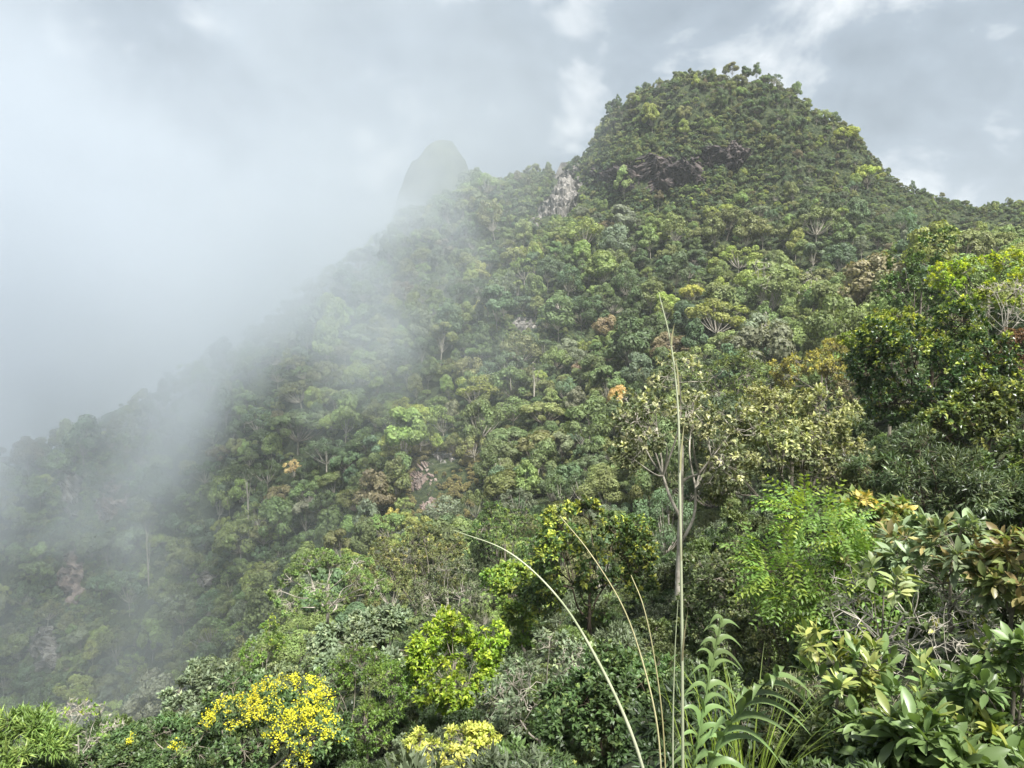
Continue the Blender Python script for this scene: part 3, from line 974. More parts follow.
# shape word, R, Rz, crown height, lobes, lobe radius, cards
SHAPES = [
    ('domed', 4.4, 3.4, 3.9, 22, (.17, .42), 4200, .48, .3, 0),
    ('domed', 4.0, 3.6, 4.2, 18, (.17, .42), 4000, .45, .28, 0),
    ('spreading', 5.2, 2.8, 4.4, 24, (.14, .38), 4400, .46, .28, 0),
    ('spreading', 4.8, 3.0, 4.0, 20, (.14, .38), 4000, .48, .3, 0),
    ('slender', 2.8, 4.4, 5.2, 18, (.17, .42), 3400, .45, .28, 0),
    ('slender', 3.0, 3.8, 5.2, 14, (.17, .42), 3200, .48, .3, 0),
    ('ragged', 4.2, 3.6, 5.0, 16, (.18, .28), 2300, .4, .24, .2),
    ('ragged', 4.4, 3.0, 5.2, 14, (.16, .27), 2000, .4, .22, .25),
    ('domed', 4.2, 3.5, 4.0, 24, (.17, .42), 14000, .24, .13, 0),
    ('spreading', 5.0, 2.9, 4.2, 26, (.14, .38), 14000, .23, .12, 0),
    ('slender', 2.9, 4.0, 5.0, 18, (.17, .42), 11000, .24, .12, 0),
    ('ragged', 4.2, 3.4, 4.8, 18, (.18, .28), 8000, .22, .11, .2),
    ('domed', 4.6, 3.2, 3.8, 26, (.15, .4), 4200, .45, .28, .05),
    ('ragged', 3.8, 3.9, 4.8, 18, (.15, .36), 2600, .42, .25, .15),
    ('slender', 2.6, 4.8, 5.4, 20, (.2, .4), 3200, .45, .28, .05),
    ('ragged', 4.9, 2.9, 4.4, 22, (.13, .3), 2800, .42, .25, .12),
]
FAR_KINDS = (0, 1, 2, 3, 4, 5, 6, 7, 12, 13, 14, 15)
PROTO = []
stuff_col = bpy.data.collections.new('forest_kinds')
for i, (shape, R0, Rz0, hc0, nl0, lr0, nc0, L0, W0, gp) in enumerate(SHAPES):
    w_, c_ = far_proto(100 + i, R0, Rz0, hc0, nl0, lr0, nc0, L0, W0, gp)
    bark = M['bark_pale'] if shape in ('ragged', 'slender') else M['bark_grey']
    PROTO.append((shape, R0, Rz0, hc0, w_.mesh('trunk', [bark]), c_.mesh('crown', [M['far_obj']])))
    both = MB()
    both.v, both.f, both.n = list(c_.v), list(c_.f), c_.n
    for V, in zip(w_.v):
        pass
    offs = c_.n
    for fa, mt, yv, sm in w_.f:
        both.f.append((fa + offs, 1, yv, sm))
    both.v += w_.v
    ob = bpy.data.objects.new('forest_kind', both.mesh('forest_kind', [M['far_ins'], bark]))
    stuff_col.objects.link(ob)

TINTS = [  # word, colour, weight
    ('mid green', (.066, .092, .034), 5), ('olive', (.082, .094, .034), 4.5), ('dark green', (.044, .064, .027), 3.2), ('blue green', (.056, .084, .044), 1.8),
    ('light green', (.098, .132, .042), 3.6), ('yellow green', (.125, .148, .038), 2.0), ('brownish', (.095, .085, .045), .5), ('grey green', (.09, .104, .064), 2.2),
]


def scatter():
    rng = np.random.default_rng(7)
    # horizon table: highest terrain elevation nearer than each range
    el = np.arctan2(ZZ, RR[None])
    front = slice(0, 330)
    cum = np.maximum.accumulate(el[front], 1)
    faz = AZ[front]
    n = 90000
    az = rng.uniform(R_(-47), R_(47), n)
    r = np.sqrt(rng.uniform(58 ** 2, 420 ** 2, n))
    x, y = np.sin(az) * r, np.cos(az) * r
    z = terr(x, y)
    e = 1.5
    sl = np.sqrt(1 + ((terr(x + e, y) - z) / e) ** 2 + ((terr(x, y + e) - z) / e) ** 2)
    keep = rng.uniform(size=n) < np.minimum(sl / 3.0, 1)
    ia = np.clip(np.searchsorted(faz, az), 0, len(faz) - 1)
    ir = np.clip(np.searchsorted(RR, r - 12) - 1, 0, len(RR) - 1)
    keep &= np.arctan2(z + 10, r) > cum[ia, ir] - .004
    grid, out = {}, []
    cell = 9.0
    for a in NEAR:
        if a[1] > 45:
            grid.setdefault((int(a[0] // cell), int(a[1] // cell), int((a[2] - 3) // cell)), []).append((a[0], a[1], a[2] - 4, a[3] * 1.1))
    for i in np.nonzero(keep)[0]:
        p = (x[i], y[i], z[i])
        ppx, ppy, dep = proj(np.array([x[i], y[i], z[i] + 4]))
        k = FAR_KINDS[int(rng.integers(len(FAR_KINDS)))] if r[i] > 118 else 8 + int(rng.integers(4))
        s = float(np.clip(np.exp(rng.normal(.12, .32)), .55, 2.0)) * (.72 if r[i] < 150 else 1.0)
        top = z[i] > 28 and x[i] > -10
        if top:
            s *= .4
        R = SHAPES[k][1] * s
        if r[i] >= 230 and ppx > 860:
            s *= .62
        if r[i] < 230 and ppx > 860:
            ty = float(proj(np.array([x[i], y[i], z[i] + (SHAPES[k][3] + SHAPES[k][2]) * s]))[1])
            if ty < 228:
                continue
        bad = False
        for a, b, hw, hh in ROCKZ:
            if ((ppx - a) / (hw + .5 * R * F / dep)) ** 2 + ((ppy - b) / (hh + (1.05 * R * F / dep if ppy > b else .1 * R * F / dep))) ** 2 < 1:
                bad = True
                break
        if bad:
            continue
        if abs(ppx - 440) < 34 and abs(ppy - 478) < 34 and r[i] > 120 and s > .5:
            continue
        if r[i] < 105 and ppx < 420 and ppy > 590:
            continue
        if r[i] < 130:
            for a in NEAR:
                rr = math.hypot(a[0], a[1])
                if rr > 40 and r[i] < rr - 1:
                    qx, qy, qd = (float(v) for v in proj(np.array(a[:3])))
                    if (ppx - qx) ** 2 / (a[3] * F / qd + R * .8 * F / dep) ** 2 + (ppy - qy) ** 2 / (a[4] * F / qd + R * .8 * F / dep) ** 2 < 1:
                        bad = True
                        break
            if bad:
                continue
        ci = tuple(int(q // cell) for q in p)
        for da in (-1, 0, 1):
            for db in (-1, 0, 1):
                for dc in (-1, 0, 1):
                    for q in grid.get((ci[0] + da, ci[1] + db, ci[2] + dc), ()):
                        if (q[0] - p[0]) ** 2 + (q[1] - p[1]) ** 2 + (q[2] - p[2]) ** 2 < (.66 * (q[3] + R)) ** 2:
                            bad = True
                            break
                    if bad:
                        break
                if bad:
                    break
            if bad:
                break
        if bad:
            continue
        grid.setdefault(ci, []).append((*p, R))
        out.append(dict(p=p, k=k, s=s, r=r[i], px=float(ppx), py=float(ppy), top=top, rot=rng.uniform(0, 6.283), sx=rng.uniform(.8, 1.2), sz=rng.uniform(.7, 1.35) if top else rng.uniform(.8, 1.25), tilt=(rng.normal(0, .09), rng.normal(0, .09))))
    wts = np.array([t[2] for t in TINTS])
    wts /= wts.sum()
    for t in out:
        w = wts.copy()
        if t['p'][2] > 55:
            w = w * np.array([.8, 2.2, 2.2, .2, .5, .5, 1.2, .4])
        # stands of one colour on the slope
        cl = mnoise.noise(Vector(t['p']) * .022)
        if cl > .15:
            w = w * np.array([1, .6, 2, 2, .5, .5, .5, 1])
        elif cl < -.15:
            w = w * np.array([1, 1.3, .4, .6, 1.8, 1.6, 1.4, 1])
        if t['r'] < 150:
            w = w * np.array([1, 1, 1, 1, 1.2, 1, .1, .7])
        t['c'] = int(rng.choice(len(TINTS), p=w / w.sum()))
        base = np.array(TINTS[t['c']][1])
        t['col'] = base * rng.uniform(.8, 1.2) * (1 + rng.uniform(-.07, .07, 3))
    # low scrub in the gaps and on the clearing
    kk = np.nonzero(keep)[0]
    kx, ky, _kd = proj(np.stack([x, y, z + 1], 1)[kk])
    inside = (kx > -60) & (kx < W + 60)
    beside = np.zeros(len(kk), bool)
    for a, b, hw, hh in ROCKZ:
        beside |= ((kx - a) / (hw * 2 + 8)) ** 2 + ((ky - b) / (hh * 2.2 + 10)) ** 2 < 1
    k = np.concatenate([rng.choice(kk[inside], 9000), np.repeat(kk[beside], 3)])
    jit = rng.normal(0, 1.2, (len(k), 2))
    sc = []
    KX, KY = x[k] + jit[:, 0], y[k] + jit[:, 1]
    KZ = terr(KX, KY)
    KP = np.stack(proj(np.stack([KX, KY, KZ + 1], 1)), 1)
    for q, i in enumerate(k):
        ppx, ppy, dep = KP[q]
        if any(((ppx - a) / (hw * .95)) ** 2 + ((ppy - b) / (hh * .95)) ** 2 < 1 for a, b, hw, hh in ROCKZ):
            continue
        clear = abs(ppx - 444) < 38 and abs(ppy - 480) < 38 and r[i] > 120
        s = rng.uniform(.12, .24) if clear else rng.uniform(.2, .42)
        col = np.array((.115, .105, .04) if clear else TINTS[int(rng.integers(0, 5))][1]) * rng.uniform(.75, 1.2)
        sc.append(dict(p=(KX[q], KY[q], KZ[q] - 1.6 * s), k=int(rng.integers(0, 6)), s=s, rot=rng.uniform(0, 6.283), sz=1.0, col=col))
    return out, sc


def visible_area(trees):
    """How many pixels of each crown the picture shows, nearest first."""
    mask = np.zeros((H, W), bool)
    yy, xx = np.mgrid[0:H, 0:W]
    todo = [(math.hypot(a[0], a[1]), a[:3], a[3], a[4], None) for a in NEAR]
    for t in trees:
        sh = SHAPES[t['k']]
        todo.append((t['r'], (t['p'][0], t['p'][1], t['p'][2] + sh[3] * t['s'] * t['sz']), sh[1] * t['s'], sh[2] * t['s'] * t['sz'], t))
    todo.sort(key=lambda q: q[0])
    for r, c, R, Rz, t in todo:
        px, py, dep = (float(q) for q in proj(np.array(c)))
        a, b = R * F / dep, Rz * F / dep
        x0, x1, y0, y1 = (int(max(0, min(lim, v))) for v, lim in ((px - a, W), (px + a + 1, W), (py - b, H), (py + b + 1, H)))
        if t is not None:
            t['px'], t['py'], t['area'] = px, py, 0
        if x1 <= x0 or y1 <= y0:
            continue
        e = ((xx[y0:y1, x0:x1] - px) / a) ** 2 + ((yy[y0:y1, x0:x1] - py) / b) ** 2 < .9
        sub = mask[y0:y1, x0:x1]
        if t is not None:
            t['area'] = int((e & ~sub).sum())
        sub |= e


# trees with a look of their own: (px, py, radius in px, shape, tint, label)
SPECIAL = [
    (616, 412, 12, 'slender', (.26, .19, .07), 'orange leaved tree on the mid slope above the arching stalk'),
    (604, 322, 16, 'domed', (.135, .11, .06), 'pale brown tree mid slope left of the tall stalk tip'),
    (592, 348, 13, 'spreading', (.10, .075, .045), 'reddish brown tree just below the pale brown tree'),
    (700, 284, 15, 'spreading', (.19, .195, .04), 'golden yellow green tree right of the tall stalk tip'),
    (684, 292, 13, 'domed', (.13, .18, .035), 'lime green tree touching the golden tree by the stalk tip'),
    (470, 300, 10, 'ragged', (.21, .205, .05), 'small yellow tree in the thin mist mid slope'),
    (388, 508, 13, 'ragged', (.25, .225, .06), 'yellow blossoming tree left of the grassy clearing'),
    (292, 455, 12, 'ragged', (.28, .22, .1), 'straw coloured small tree on the misty left slope'),
    (848, 143, 11, 'domed', (.15, .175, .03), 'yellow green tree on the summit skyline, right shoulder'),
    (655, 122, 8, 'slender', (.13, .15, .035), 'small yellow green tree on the wooded summit face'),
    (635, 185, 10, 'slender', (.12, .16, .06), 'slim pale green tree standing before the dark cliff'),
    (872, 188, 16, 'spreading', (.14, .175, .03), 'vivid yellow green tree on the right shoulder below the skyline'),
]
LANDMARKS = [
    (668, 172, 'the summit cliff'), (566, 190, 'the shoulder rock wall'), (430, 480, 'the grassy clearing'), (206, 580, 'the pale boulder'), (95, 520, 'the pinkish rocks'),
    (616, 412, 'the orange tree'), (764, 285, 'the dead white tree'), (694, 286, 'the golden tree'), (526, 327, 'the misty grey slab'), (780, 420, 'the cream yellow tree'),
    (932, 350, 'the dark glossy tree'), (930, 205, 'the skyline notch'), (327, 588, 'the pale trunked tree'), (275, 690, 'the yellow flowers'), (598, 335, 'the brown trees'),
    (455, 530, 'the arching stalk tip'), (388, 508, 'the yellow blossoming tree'), (292, 455, 'the straw coloured tree'), (534, 375, 'the slim dead snag'), (246, 480, 'the pale bare trunk'),
    (872, 188, 'the vivid shoulder tree'), (990, 280, 'the lime ridge tree'), (470, 300, 'the small yellow tree'), (820, 365, 'the yellowish tree'), (660, 350, 'the tall stalk'), (820, 295, 'the dead grey tree'),
    (60, 630, 'the left edge cliff'), (1005, 190, 'the right hill'),
]
DIRS = ['right of', 'up right of', 'above', 'up left of', 'left of', 'down left of', 'below', 'down right of']
ORD = ['nearest', 'second nearest', 'third nearest', 'fourth nearest', 'fifth nearest', 'sixth nearest', 'seventh nearest', 'eighth nearest', 'ninth nearest', 'tenth nearest', 'eleventh nearest', 'twelfth nearest', 'thirteenth nearest', 'fourteenth nearest']


def place_far(t, label, group):
    shape, R0, Rz0, hc0, wm, cm = PROTO[t['k']]
    root = tag(link(shape + '_tree', None, None, t['p']), label, 'tree', group)
    root.rotation_euler = (*t['tilt'], t['rot'])
    root.scale = (t['s'] * t['sx'], t['s'] / t['sx'], t['s'] * t['sz'])
    link('trunk', wm, root)
    c = link('crown', cm, root)
    c.color = (*[float(q) for q in t['col']], 1)


def build_forest():
    trees, scrub = scatter()
    # distinctive trees take over the scattered tree nearest their place
    taken = set()
    visible_area(trees)
    for px, py, rp, shape, tint, label in SPECIAL:
        cand = sorted((t for t in trees if id(t) not in taken and t['area'] > 30), key=lambda t: (t['px'] - px) ** 2 + (t['py'] - py) ** 2)
        t = cand[0]
        taken.add(id(t))
        k = next(i for i, s in enumerate(SHAPES) if s[0] == shape)
        t['k'], t['s'], t['sz'] = k, max(.5, rp * t['r'] / F / SHAPES[k][1]), 1.15
        t['col'] = np.array(tint)
        t['label'] = label
    visible_area(trees)
    order = sorted(trees, key=lambda t: -(t['area'] + (1e6 if id(t) in taken else 0)))
    own, rest = order[:300], order[300:] + scrub
    print('FOREST', len(trees), 'own', len(own), 'least', own[-1]['area'], 'visible rest', sum(t['area'] > 15 for t in order[300:]))
    used = {}
    for t in own:
        if 'label' in t:
            continue
        L = sorted(LANDMARKS, key=lambda q: (q[0] - t['px']) ** 2 + (q[1] - t['py']) ** 2)[0]
        ang = math.degrees(math.atan2(L[1] - t['py'], t['px'] - L[0])) % 360
        d = DIRS[int(((ang + 22.5) % 360) // 45)]
        t['dist'] = math.hypot(L[0] - t['px'], L[1] - t['py'])
        used.setdefault((TINTS[t['c']][0], SHAPES[t['k']][0], d, L[2]), []).append(t)
    for (cw, sw, d, lmk), ts in used.items():
        ts.sort(key=lambda t: t['dist'])
        for i, t in enumerate(ts):
            t['label'] = f'{cw} {sw} tree {d} {lmk}' if len(ts) == 1 else f'{cw} {sw} tree {d} {lmk}, {ORD[i]} of these'
    for t in own:
        place_far(t, t['label'], 'trees on the forested slope')
    # the rest of the wood reads as one mass
    me = bpy.data.meshes.new('forest')
    me.vertices.add(len(rest))
    me.vertices.foreach_set('co', np.array([t['p'] for t in rest], np.float32).ravel())
    for nm, ty, key in (('rot', 'FLOAT_VECTOR', lambda t: (*t.get('tilt', (0, 0)), t['rot'])), ('scl', 'FLOAT_VECTOR', lambda t: (t['s'] * t.get('sx', 1), t['s'] / t.get('sx', 1), t['s'] * t['sz']))):
        a = me.attributes.new(nm, ty, 'POINT')
        a.data.foreach_set('vector', np.array([key(t) for t in rest], np.float32).ravel())
    a = me.attributes.new('kind_index', 'INT', 'POINT')
    a.data.foreach_set('value', np.array([t['k'] for t in rest], np.int32))
    a = me.attributes.new('tint', 'FLOAT_COLOR', 'POINT')
    a.data.foreach_set('color', np.array([(*t['col'], 1) for t in rest], np.float32).ravel())
    scatter_object('forest', me, stuff_col)


def scatter_object(name, me, col):
    o = tag(link(name, me), kind='stuff')
    ng = bpy.data.node_groups.new(name + '_scatter', 'GeometryNodeTree')
    ng.interface.new_socket('Geometry', in_out='INPUT', socket_type='NodeSocketGeometry')
    ng.interface.new_socket('Geometry', in_out='OUTPUT', socket_type='NodeSocketGeometry')
    n, l = ng.nodes.new, ng.links.new
    gi, go = n('NodeGroupInput'), n('NodeGroupOutput')
    iop, ci = n('GeometryNodeInstanceOnPoints'), n('GeometryNodeCollectionInfo')
    ci.inputs['Collection'].default_value = col
    ci.inputs['Separate Children'].default_value = True
    ci.inputs['Reset Children'].default_value = True
    iop.inputs['Pick Instance'].default_value = True
    l(gi.outputs[0], iop.inputs['Points'])
    l(ci.outputs[0], iop.inputs['Instance'])
    for nm, ty, sock in (('rot', 'FLOAT_VECTOR', 'Rotation'), ('scl', 'FLOAT_VECTOR', 'Scale'), ('kind_index', 'INT', 'Instance Index')):
        a = n('GeometryNodeInputNamedAttribute')
        a.data_type = ty
        a.inputs['Name'].default_value = nm
        l(a.outputs['Attribute'], iop.inputs[sock])
    l(iop.outputs[0], go.inputs[0])
    md = o.modifiers.new('scatter', 'NODES')
    md.node_group = ng
    return o


build_forest()


# ------------------------------------------------------------------ dead trees on the slope
def hit(px, py):
    """Forward distance at which the line of sight through a pixel meets the ground."""
    d = P(px, py, 1.0)
    Y = np.linspace(30, 420, 900)
    below = d[2] * Y < terr(d[0] * Y, Y)
    return float(Y[np.argmax(below)]) if below.any() else 300.0


def dead_tree(name, label, px, py, hw, hh, seed, bark='twig', **kw):
    Y = hit(px, py + hh) * .945
    near_tree(name, label, TREE, px, py, Y, hw * 1.25, hh * 1.25, None, bark, seed=seed, bare=1.0, twig_r=.06, **kw)


dead_tree('dead_tree', 'dead white tree with a crooked trunk on the slope right of the tall stalk', 764, 290, 13, 24, 61, nl=8, ns=4, nt=3, trunk_r=.4)
dead_tree('dead_tree', 'small white leafless tree below the dead white tree', 762, 325, 7, 13, 62, nl=6, ns=3, nt=2, trunk_r=.28)
dead_tree('dead_tree', 'dead grey tree with two thin trunks right of the dead white tree', 815, 293, 12, 18, 63, nl=8, ns=5, nt=4, trunk_r=.22, stems=2)
dead_tree('snag', 'slim pale dead snag in the thin mist mid slope', 534, 376, 4, 13, 64, nl=4, ns=2, nt=2, trunk_r=.2)
dead_tree('snag', 'tall pale bare trunk on the lower left slope', 247, 482, 4, 22, 65, nl=4, ns=2, nt=2, trunk_r=.25)
dead_tree('snag', 'pale bare trunk standing in the mist right of the pinkish rocks', 146, 528, 5, 16, 66, nl=4, ns=2, nt=2, trunk_r=.22)
dead_tree('snag', 'thin grey snag right of the grassy clearing', 499, 467, 4, 15, 67, nl=4, ns=2, nt=2, trunk_r=.14)

# ------------------------------------------------------------------ foreground shrubs
big = lm('large_leaf', (.082, .128, .042), (.22, .25, .07), rough=.42, trans=.28, var=.3, clump=3)
near_tree('leafy_shrub', 'light green drooping shrub between the cream yellow tree and the silver leaved shrub', BUSH, 880, 528, 11, 38, 26, lm('light_drooping', (.12, .17, .045), (.36, .28, .07), trans=.35), 'bark_dark', seed=70, L=.15, Wd=.07, nl=11, ns=7, nt=5, per=7, droop=.35, young=.2)
near_tree('pinnate_shrub', 'bright green shrub with feather shaped compound leaves', BUSH, 818, 575, 9.5, 58, 60, lm('bright_pinnate', (.10, .18, .038), (.2, .27, .04), trans=.4, var=.25), 'bark_dark', seed=71, L=.1, Wd=.036, nl=11, ns=6, nt=3, per=3, pinnate=7, spread=.9, young=.2, up=.0)
near_tree('twiggy_shrub', 'tangle of bare grey branches behind the large leaved shrub', BUSH, 912, 632, 6.6, 78, 66, lm('tangle_leaf', (.06, .085, .03), (.2, .2, .05)), 'twig', seed=72, L=.08, Wd=.04, nl=16, ns=8, nt=5, per=5, bare=.85, stems=3, trunk_r=.03, twig_r=.003)
near_tree('silver_leaved_shrub', 'silvery green shrub with whorled leaves and orange young shoots', BUSH, 952, 560, 6.4, 62, 40, lm('silver_whorl', (.125, .165, .085), (.2, .165, .06), rough=.4, var=.3, clump=3), 'bark_grey', seed=73, L=.13, Wd=.045, kind='blade', nl=12, ns=6, nt=3, per=8, spread=.75, young=.22, trunk_r=.02, twig_r=.003)
near_tree('orange_shoot_shrub', 'shrub with orange tinted young leaves at the right edge', BUSH, 1014, 575, 5.8, 28, 44, lm('orange_shoot', (.11, .14, .045), (.17, .13, .05), rough=.4, var=.3), 'bark_grey', seed=74, L=.11, Wd=.05, kind='blade', nl=9, ns=5, nt=3, per=7, young=.35, trunk_r=.02, twig_r=.003)
near_tree('leafy_shrub', 'pale leaved sprig rising above the tangle of bare branches', BUSH, 884, 588, 5.6, 20, 22, lm('pale_sprig', (.15, .19, .075), (.28, .28, .11), var=.3), 'bark_grey', seed=75, L=.12, Wd=.055, kind='blade', nl=3, ns=2, nt=2, per=6, trunk_r=.01, twig_r=.003)
near_tree('leafy_shrub', 'yellowish young shrub with long leaves left of the large leaved shrub', BUSH, 838, 668, 5.0, 30, 42, lm('yellowish_long', (.12, .16, .04), (.22, .23, .06), var=.3), 'bark_grey', seed=76, L=.11, Wd=.04, kind='blade', nl=6, ns=3, nt=2, per=6, young=.4, trunk_r=.012, twig_r=.003)
near_tree('large_leaved_shrub', 'large leaved pale green shrub in the bottom right', BUSH, 898, 716, 4.6, 82, 46, big, 'bark_grey', seed=77, L=.108, Wd=.04, kind='blade', nl=13, ns=4, nt=2, per=8, spread=.95, young=.08, trunk_r=.018, twig_r=.003, stems=3)
near_tree('large_leaved_shrub', 'large leaved green shrub cut by the right edge', BUSH, 1014, 692, 4.2, 40, 56, big, 'bark_grey', seed=78, L=.108, Wd=.04, kind='blade', nl=12, ns=4, nt=2, per=8, spread=.95, young=.06, trunk_r=.018, twig_r=.003)
near_tree('large_leaved_shrub', 'large leaved green shrub cut by the bottom edge in the right corner', BUSH, 965, 762, 3.9, 76, 34, lm('corner_leaf', (.085, .135, .045), (.25, .28, .07), rough=.36, var=.3), 'bark_grey', seed=79, L=.15, Wd=.055, kind='blade', nl=10, ns=5, nt=3, per=7, spread=.8, trunk_r=.015, twig_r=.003)
near_tree('fine_leaved_shrub', 'dull grey green shrub with fine narrow leaves right of the reed plants', BUSH, 800, 742, 5.6, 62, 34, lm('fine_leaf', (.085, .10, .045), (.2, .2, .1)), 'bark_grey', seed=80, L=.06, Wd=.011, nl=14, ns=10, nt=8, per=9, twig_r=.0015, trunk_r=.015)
near_tree('fine_leaved_shrub', 'olive fine leaved shrub between the reed plants and the bright green shrub', BUSH, 770, 640, 10.5, 34, 50, lm('olive_fine', (.075, .095, .035), (.2, .2, .08)), 'bark_grey', seed=81, L=.055, Wd=.026, nl=12, ns=9, nt=8, per=10, twig_r=.003)


near_tree('twiggy_shrub', 'bare twigs standing between the two large leaved shrubs', BUSH, 955, 668, 4.9, 46, 56, None, 'twig', seed=82, bare=1.0, nl=12, ns=5, nt=3, stems=3, trunk_r=.014, twig_r=.0022)


# ------------------------------------------------------------------ reeds and grass stalks
def strips(mb, paths, widths, sides, fold=.18, mat=0, young=None):
    """Long leaves: each path is a list of points; the leaf is a V-folded ribbon."""
    for p, w, s in zip(paths, widths, sides):
        p = np.asarray(p)
        T = unit(np.gradient(p, axis=0))
        S = unit(np.cross(T, s))
        Nn = np.cross(S, T)
        w = np.asarray(w)[:, None]
        V = np.stack([p + S * w * .5 + Nn * w * fold, p, p - S * w * .5 + Nn * w * fold], 1).reshape(-1, 3)
        i = np.arange(len(p) - 1)[:, None] * 3
        q = np.concatenate([i + np.array([[0, 3, 4, 1]]), i + np.array([[1, 4, 5, 2]])])
        mb.add(V, q, mat, smooth=True)


reed_leaf = lm('reed_leaf', (.085, .135, .045), (.2, .25, .1), rough=.42, trans=.25, var=.25, clump=4)


def reed(label, px_path, Y, n_leaf, ll, lw, seed, start=.1):
    g = np.random.default_rng(seed)
    p = bez([P(a, b, Y + d) for a, b, d in px_path], 40)
    foot = p[0].copy()
    foot[2] = terr(foot[0], foot[1])[0]
    if p[0][2] > foot[2]:
        p = np.concatenate([bez([foot, p[0]], 6)[:-1], p])
    root = tag(link('reed_plant', None, None, foot), label, 'reed')
    st, lv = MB(), MB()
    add_path(st, p - foot, np.linspace(.008, .003, len(p)), 7)
    paths, ws, ss = [], [], []
    for k in range(n_leaf):
        t = start + (1 - start) * k / (n_leaf - 1)
        i = min(int(t * (len(p) - 1)), len(p) - 2)
        b = p[i] - foot
        T = unit(p[i + 1] - p[i])
        side = unit(np.cross(T, np.array([0, 1., .25])) * (1 if k % 2 else -1) + g.normal(size=3) * .12)
        L = ll * (1 - .45 * max(0, t - .6) / .4) * g.uniform(.85, 1.1)
        u = np.linspace(0, 1, 10)[:, None]
        q = b + (T * g.uniform(.8, 1.15) + side * .35) * L * u + side * L * .45 * u ** 2 - np.array([0, 0, 1]) * L * g.uniform(.75, 1.15) * u ** 2.4 + np.array([0, -.12, 0]) * L * u ** 2
        paths.append(q)
        x = u[:, 0]
        ws.append(lw * np.minimum(1, .55 + x * 3) * np.clip(1 - x ** 2.2, .02, 1))
        ss.append(np.array([0, -.25, 1.]) + g.normal(size=3) * .15)
    strips(lv, paths, ws, ss)
    st.build('stem', reed_leaf, root)
    lv.build('leaves', reed_leaf, root)


reed('upright leafy reed beside the tall stalk', [(690, 790, 0), (699, 735, 0), (710, 675, .05), (722, 618, .1)], 3.3, 26, .18, .036, 1, .04)
reed('leafy reed bending to the right of the upright reed', [(700, 790, 0), (722, 738, -.05), (748, 700, -.1), (778, 672, -.15)], 3.1, 20, .21, .042, 2, .04)


def stalk(name, label, path, Y, r0, r1, mat, foot_dx=0.0):
    p = bez([P(a, b, Y + d) for a, b, d in path], 60)
    foot = p[0] + np.array([foot_dx, .0, 0])
    foot[2] = terr(foot[0], foot[1])[0] - .02
    if p[0][2] > foot[2] + .05:
        p = np.concatenate([bez([foot, (foot + p[0]) / 2, p[0]], 10)[:-1], p])
    mb = MB()
    r = np.interp(np.linspace(0, 1, len(p)), [0, .5, 1], [r0, r0 * .72, r1])
    k = np.arange(len(p))
    r = r * (1 + .14 * ((k % 11) == 0))
    add_path(mb, p, r, 8)
    o = mb.build(name, mat)
    return tag(o, label, 'grass stalk')


tall = stalk('grass_stalk', 'tallest straight pale stalk with its tip bent left', [(683, 800, 0), (682, 640, 0), (680, 500, 0), (678, 410, .02), (671, 345, .05), (659, 294, .1)], 3.0, .0072, .0016, M['stalk'])


def stalk_blades(o, spots, mat):
    """Short dry sheaths and narrow blades that clasp the stalk at its nodes."""
    mb = MB()
    paths, ws, ss = [], [], []
    for px, py, Y, L, lean in spots:
        b = P(px, py, Y)
        u = np.linspace(0, 1, 8)[:, None]
        paths.append(b + np.array([0, 0, 1.]) * L * (u - .35 * abs(lean) * u ** 2.5) + np.array([1., -.2, 0]) * lean * L * u ** 1.6 + np.array([0, -.006, 0]))
        ws.append(.0075 * np.clip(1 - u[:, 0] ** 2, .05, 1))
        ss.append(np.array([0, -1., .2]))
    strips(mb, paths, ws, ss)
    mb.build('blade', mat, o)


stalk_blades(tall, [(678.5, 395, 3.03, .16, -.10), (680, 470, 3.0, .2, .06), (681, 560, 3.0, .2, -.07), (682, 660, 3.0, .22, .08), (671, 345, 3.05, .09, .12)], lm('dry_sheath', (.24, .23, .13), trans=.3, var=.2))
stalk('grass_stalk', 'thick green stalk arching over to the left', [(655, 810, 0), (632, 735, 0), (600, 665, .05), (560, 600, .1), (510, 553, .15), (453, 530, .2)], 3.2, .0085, .0012, M['stalk'])
stalk('grass_stalk', 'thin straw coloured stalk curving left between the two large stalks', [(663, 800, 0), (657, 725, 0), (642, 660, 0), (622, 605, 0), (590, 553, .05), (560, 516, .1)], 3.4, .0048, .0014, M['straw'])
stalk('grass_stalk', 'thin straw coloured stalk standing just left of the tallest stalk', [(667, 800, 0), (662, 715, 0), (653, 650, 0), (643, 605, 0), (631, 575, .05)], 3.3, .004, .0014, M['straw'])
stalk('grass_stalk', 'slender green stalk close against the foot of the tallest stalk', [(673, 800, 0), (673, 720, 0), (675, 650, 0), (678, 600, 0)], 3.15, .0045, .0015, M['stalk'])


def grass_tuft(label, px, py, Y, n, ll, spread, seed, mat):
    g = np.random.default_rng(seed)
    c = P(px, py, Y)
    c[2] = terr(c[0], c[1])[0]
    top = P(px, py, Y)[2] - c[2]
    mb = MB()
    paths, ws, ss = [], [], []
    for k in range(n):
        a = g.uniform(0, 6.283)
        d = np.array([math.cos(a), math.sin(a), 0])
        L = ll * g.uniform(.6, 1.15)
        u = np.linspace(0, 1, 9)[:, None]
        b = d * g.uniform(0, .1) 
        out = spread * g.uniform(.3, 1)
        q = b + np.array([0, 0, 1]) * (L * u - L * .45 * out * u ** 3) + d * L * out * u ** 1.8
        paths.append(q)
        x = u[:, 0]
        ws.append(.011 * np.clip(1 - x ** 2, .03, 1))
        ss.append(-d + np.array([0, 0, .6]))
    strips(mb, paths, ws, ss)
    o = mb.build('grass_tuft', mat, None, c)
    return tag(o, label, 'grass')


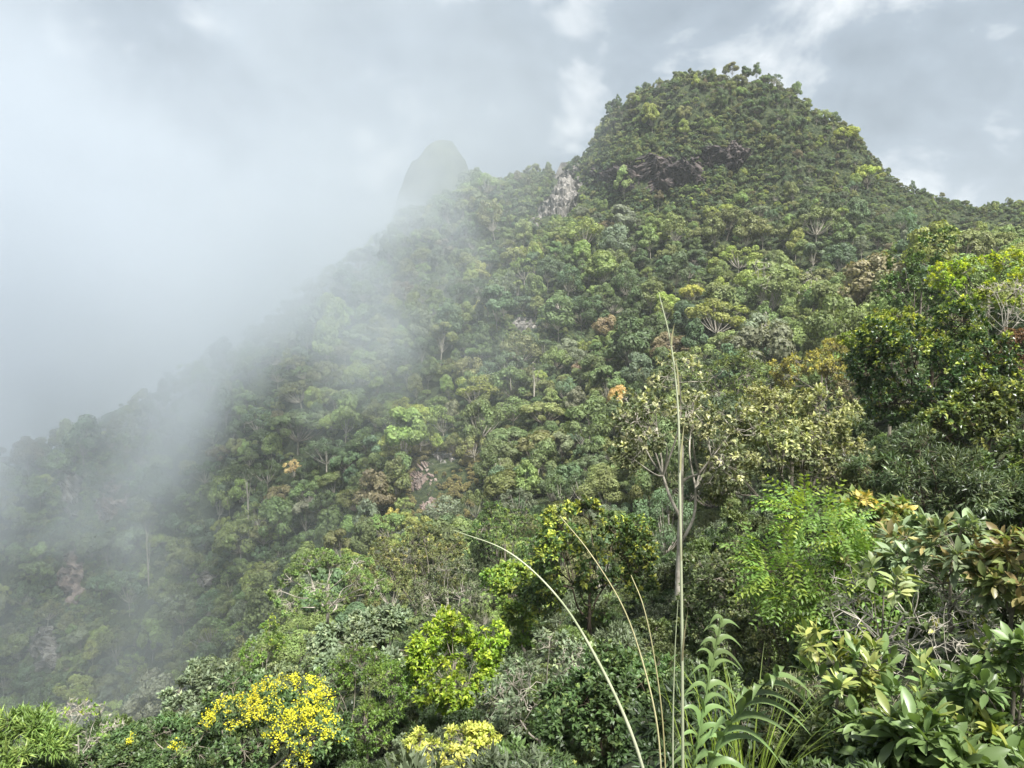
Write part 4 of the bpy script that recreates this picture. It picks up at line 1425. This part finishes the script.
gm = lm('grass_blade', (.13, .19, .03), (.3, .3, .08), trans=.4)
grass_tuft('yellow green grass tuft behind the bending reed', 752, 700, 3.9, 46, 1.15, .5, 3, gm)
grass_tuft('green grass tuft between the two leafy reeds', 716, 705, 3.7, 30, 1.1, .35, 4, gm)


# ------------------------------------------------------------------ undergrowth that closes the gaps between the plants
def undergrowth():
    col = bpy.data.collections.new('undergrowth_kinds')
    ins = leaf_mat('undergrowth_leaf', src='instance', rough=.45, trans=.3)
    for i in range(5):
        wood, lv = tree_parts(300 + i, .8, .55, .6, nl=8, ns=6, nt=5, per=9, L=(.11, .14, .09, .12, .16)[i], Wd=(.05, .04, .045, .06, .035)[i], stems=2, twig_r=.004, trunk_r=.015, flat=-.5)
        offs = lv.n
        for fa, mt, yv, sm in wood.f:
            lv.f.append((fa + offs, 1, yv, sm))
        lv.v += wood.v
        ob = bpy.data.objects.new('undergrowth_kind', lv.mesh('undergrowth_kind', [ins, M['bark_grey']]))
        col.objects.link(ob)
    g = np.random.default_rng(21)
    n = 5200
    az = g.uniform(R_(-50), R_(50), n)
    r = np.exp(g.uniform(math.log(3.4), math.log(100), n))
    x, y = np.sin(az) * r, np.cos(az) * r
    z = terr(x, y)
    size = np.clip(np.clip(.26 + r * .012, .3, 1.15) * np.exp(g.normal(0, .3, n)), .2, 1.6)
    px, py, dep = proj(np.stack([x, y, z + 1.0 * size], 1))
    # keep the stalks and reeds free
    keep = ~((r < 5.5) & (np.abs(px - 690) < 130)) & ~((r < 9) & (py < 640))
    keep &= ~((r < 10) & (px > 790) & (g.uniform(size=n) < .6))
    for a in NEAR:      # and the plants that stand behind
        qx, qy, qd = (float(v) for v in proj(np.array(a[:3])))
        rr = math.hypot(a[0], a[1])
        keep &= ~((r < rr - .3) & ((px - qx) ** 2 / (a[3] * F / qd * 1.0) ** 2 + (py - qy) ** 2 / (a[4] * F / qd * 1.0) ** 2 < 1))
    pal = np.array([(.06, .10, .03), (.085, .11, .036), (.10, .15, .04), (.04, .07, .024), (.09, .115, .062)])
    k = np.nonzero(keep)[0]
    me = bpy.data.meshes.new('undergrowth')
    me.vertices.add(len(k))
    me.vertices.foreach_set('co', np.stack([x, y, z - .15 * size], 1)[k].astype(np.float32).ravel())
    for nm, v in (('rot', np.stack([0 * x, 0 * x, g.uniform(0, 6.283, n)], 1)), ('scl', np.stack([size, size, size * g.uniform(.8, 1.3, n)], 1))):
        a = me.attributes.new(nm, 'FLOAT_VECTOR', 'POINT')
        a.data.foreach_set('vector', v[k].astype(np.float32).ravel())
    a = me.attributes.new('kind_index', 'INT', 'POINT')
    a.data.foreach_set('value', g.integers(0, 5, n)[k].astype(np.int32))
    tint = pal[g.integers(0, 5, n)] * g.uniform(.45, 1.2, (n, 1))
    a = me.attributes.new('tint', 'FLOAT_COLOR', 'POINT')
    a.data.foreach_set('color', np.concatenate([tint, np.ones((n, 1))], 1)[k].astype(np.float32).ravel())
    scatter_object('undergrowth', me, col)


undergrowth()
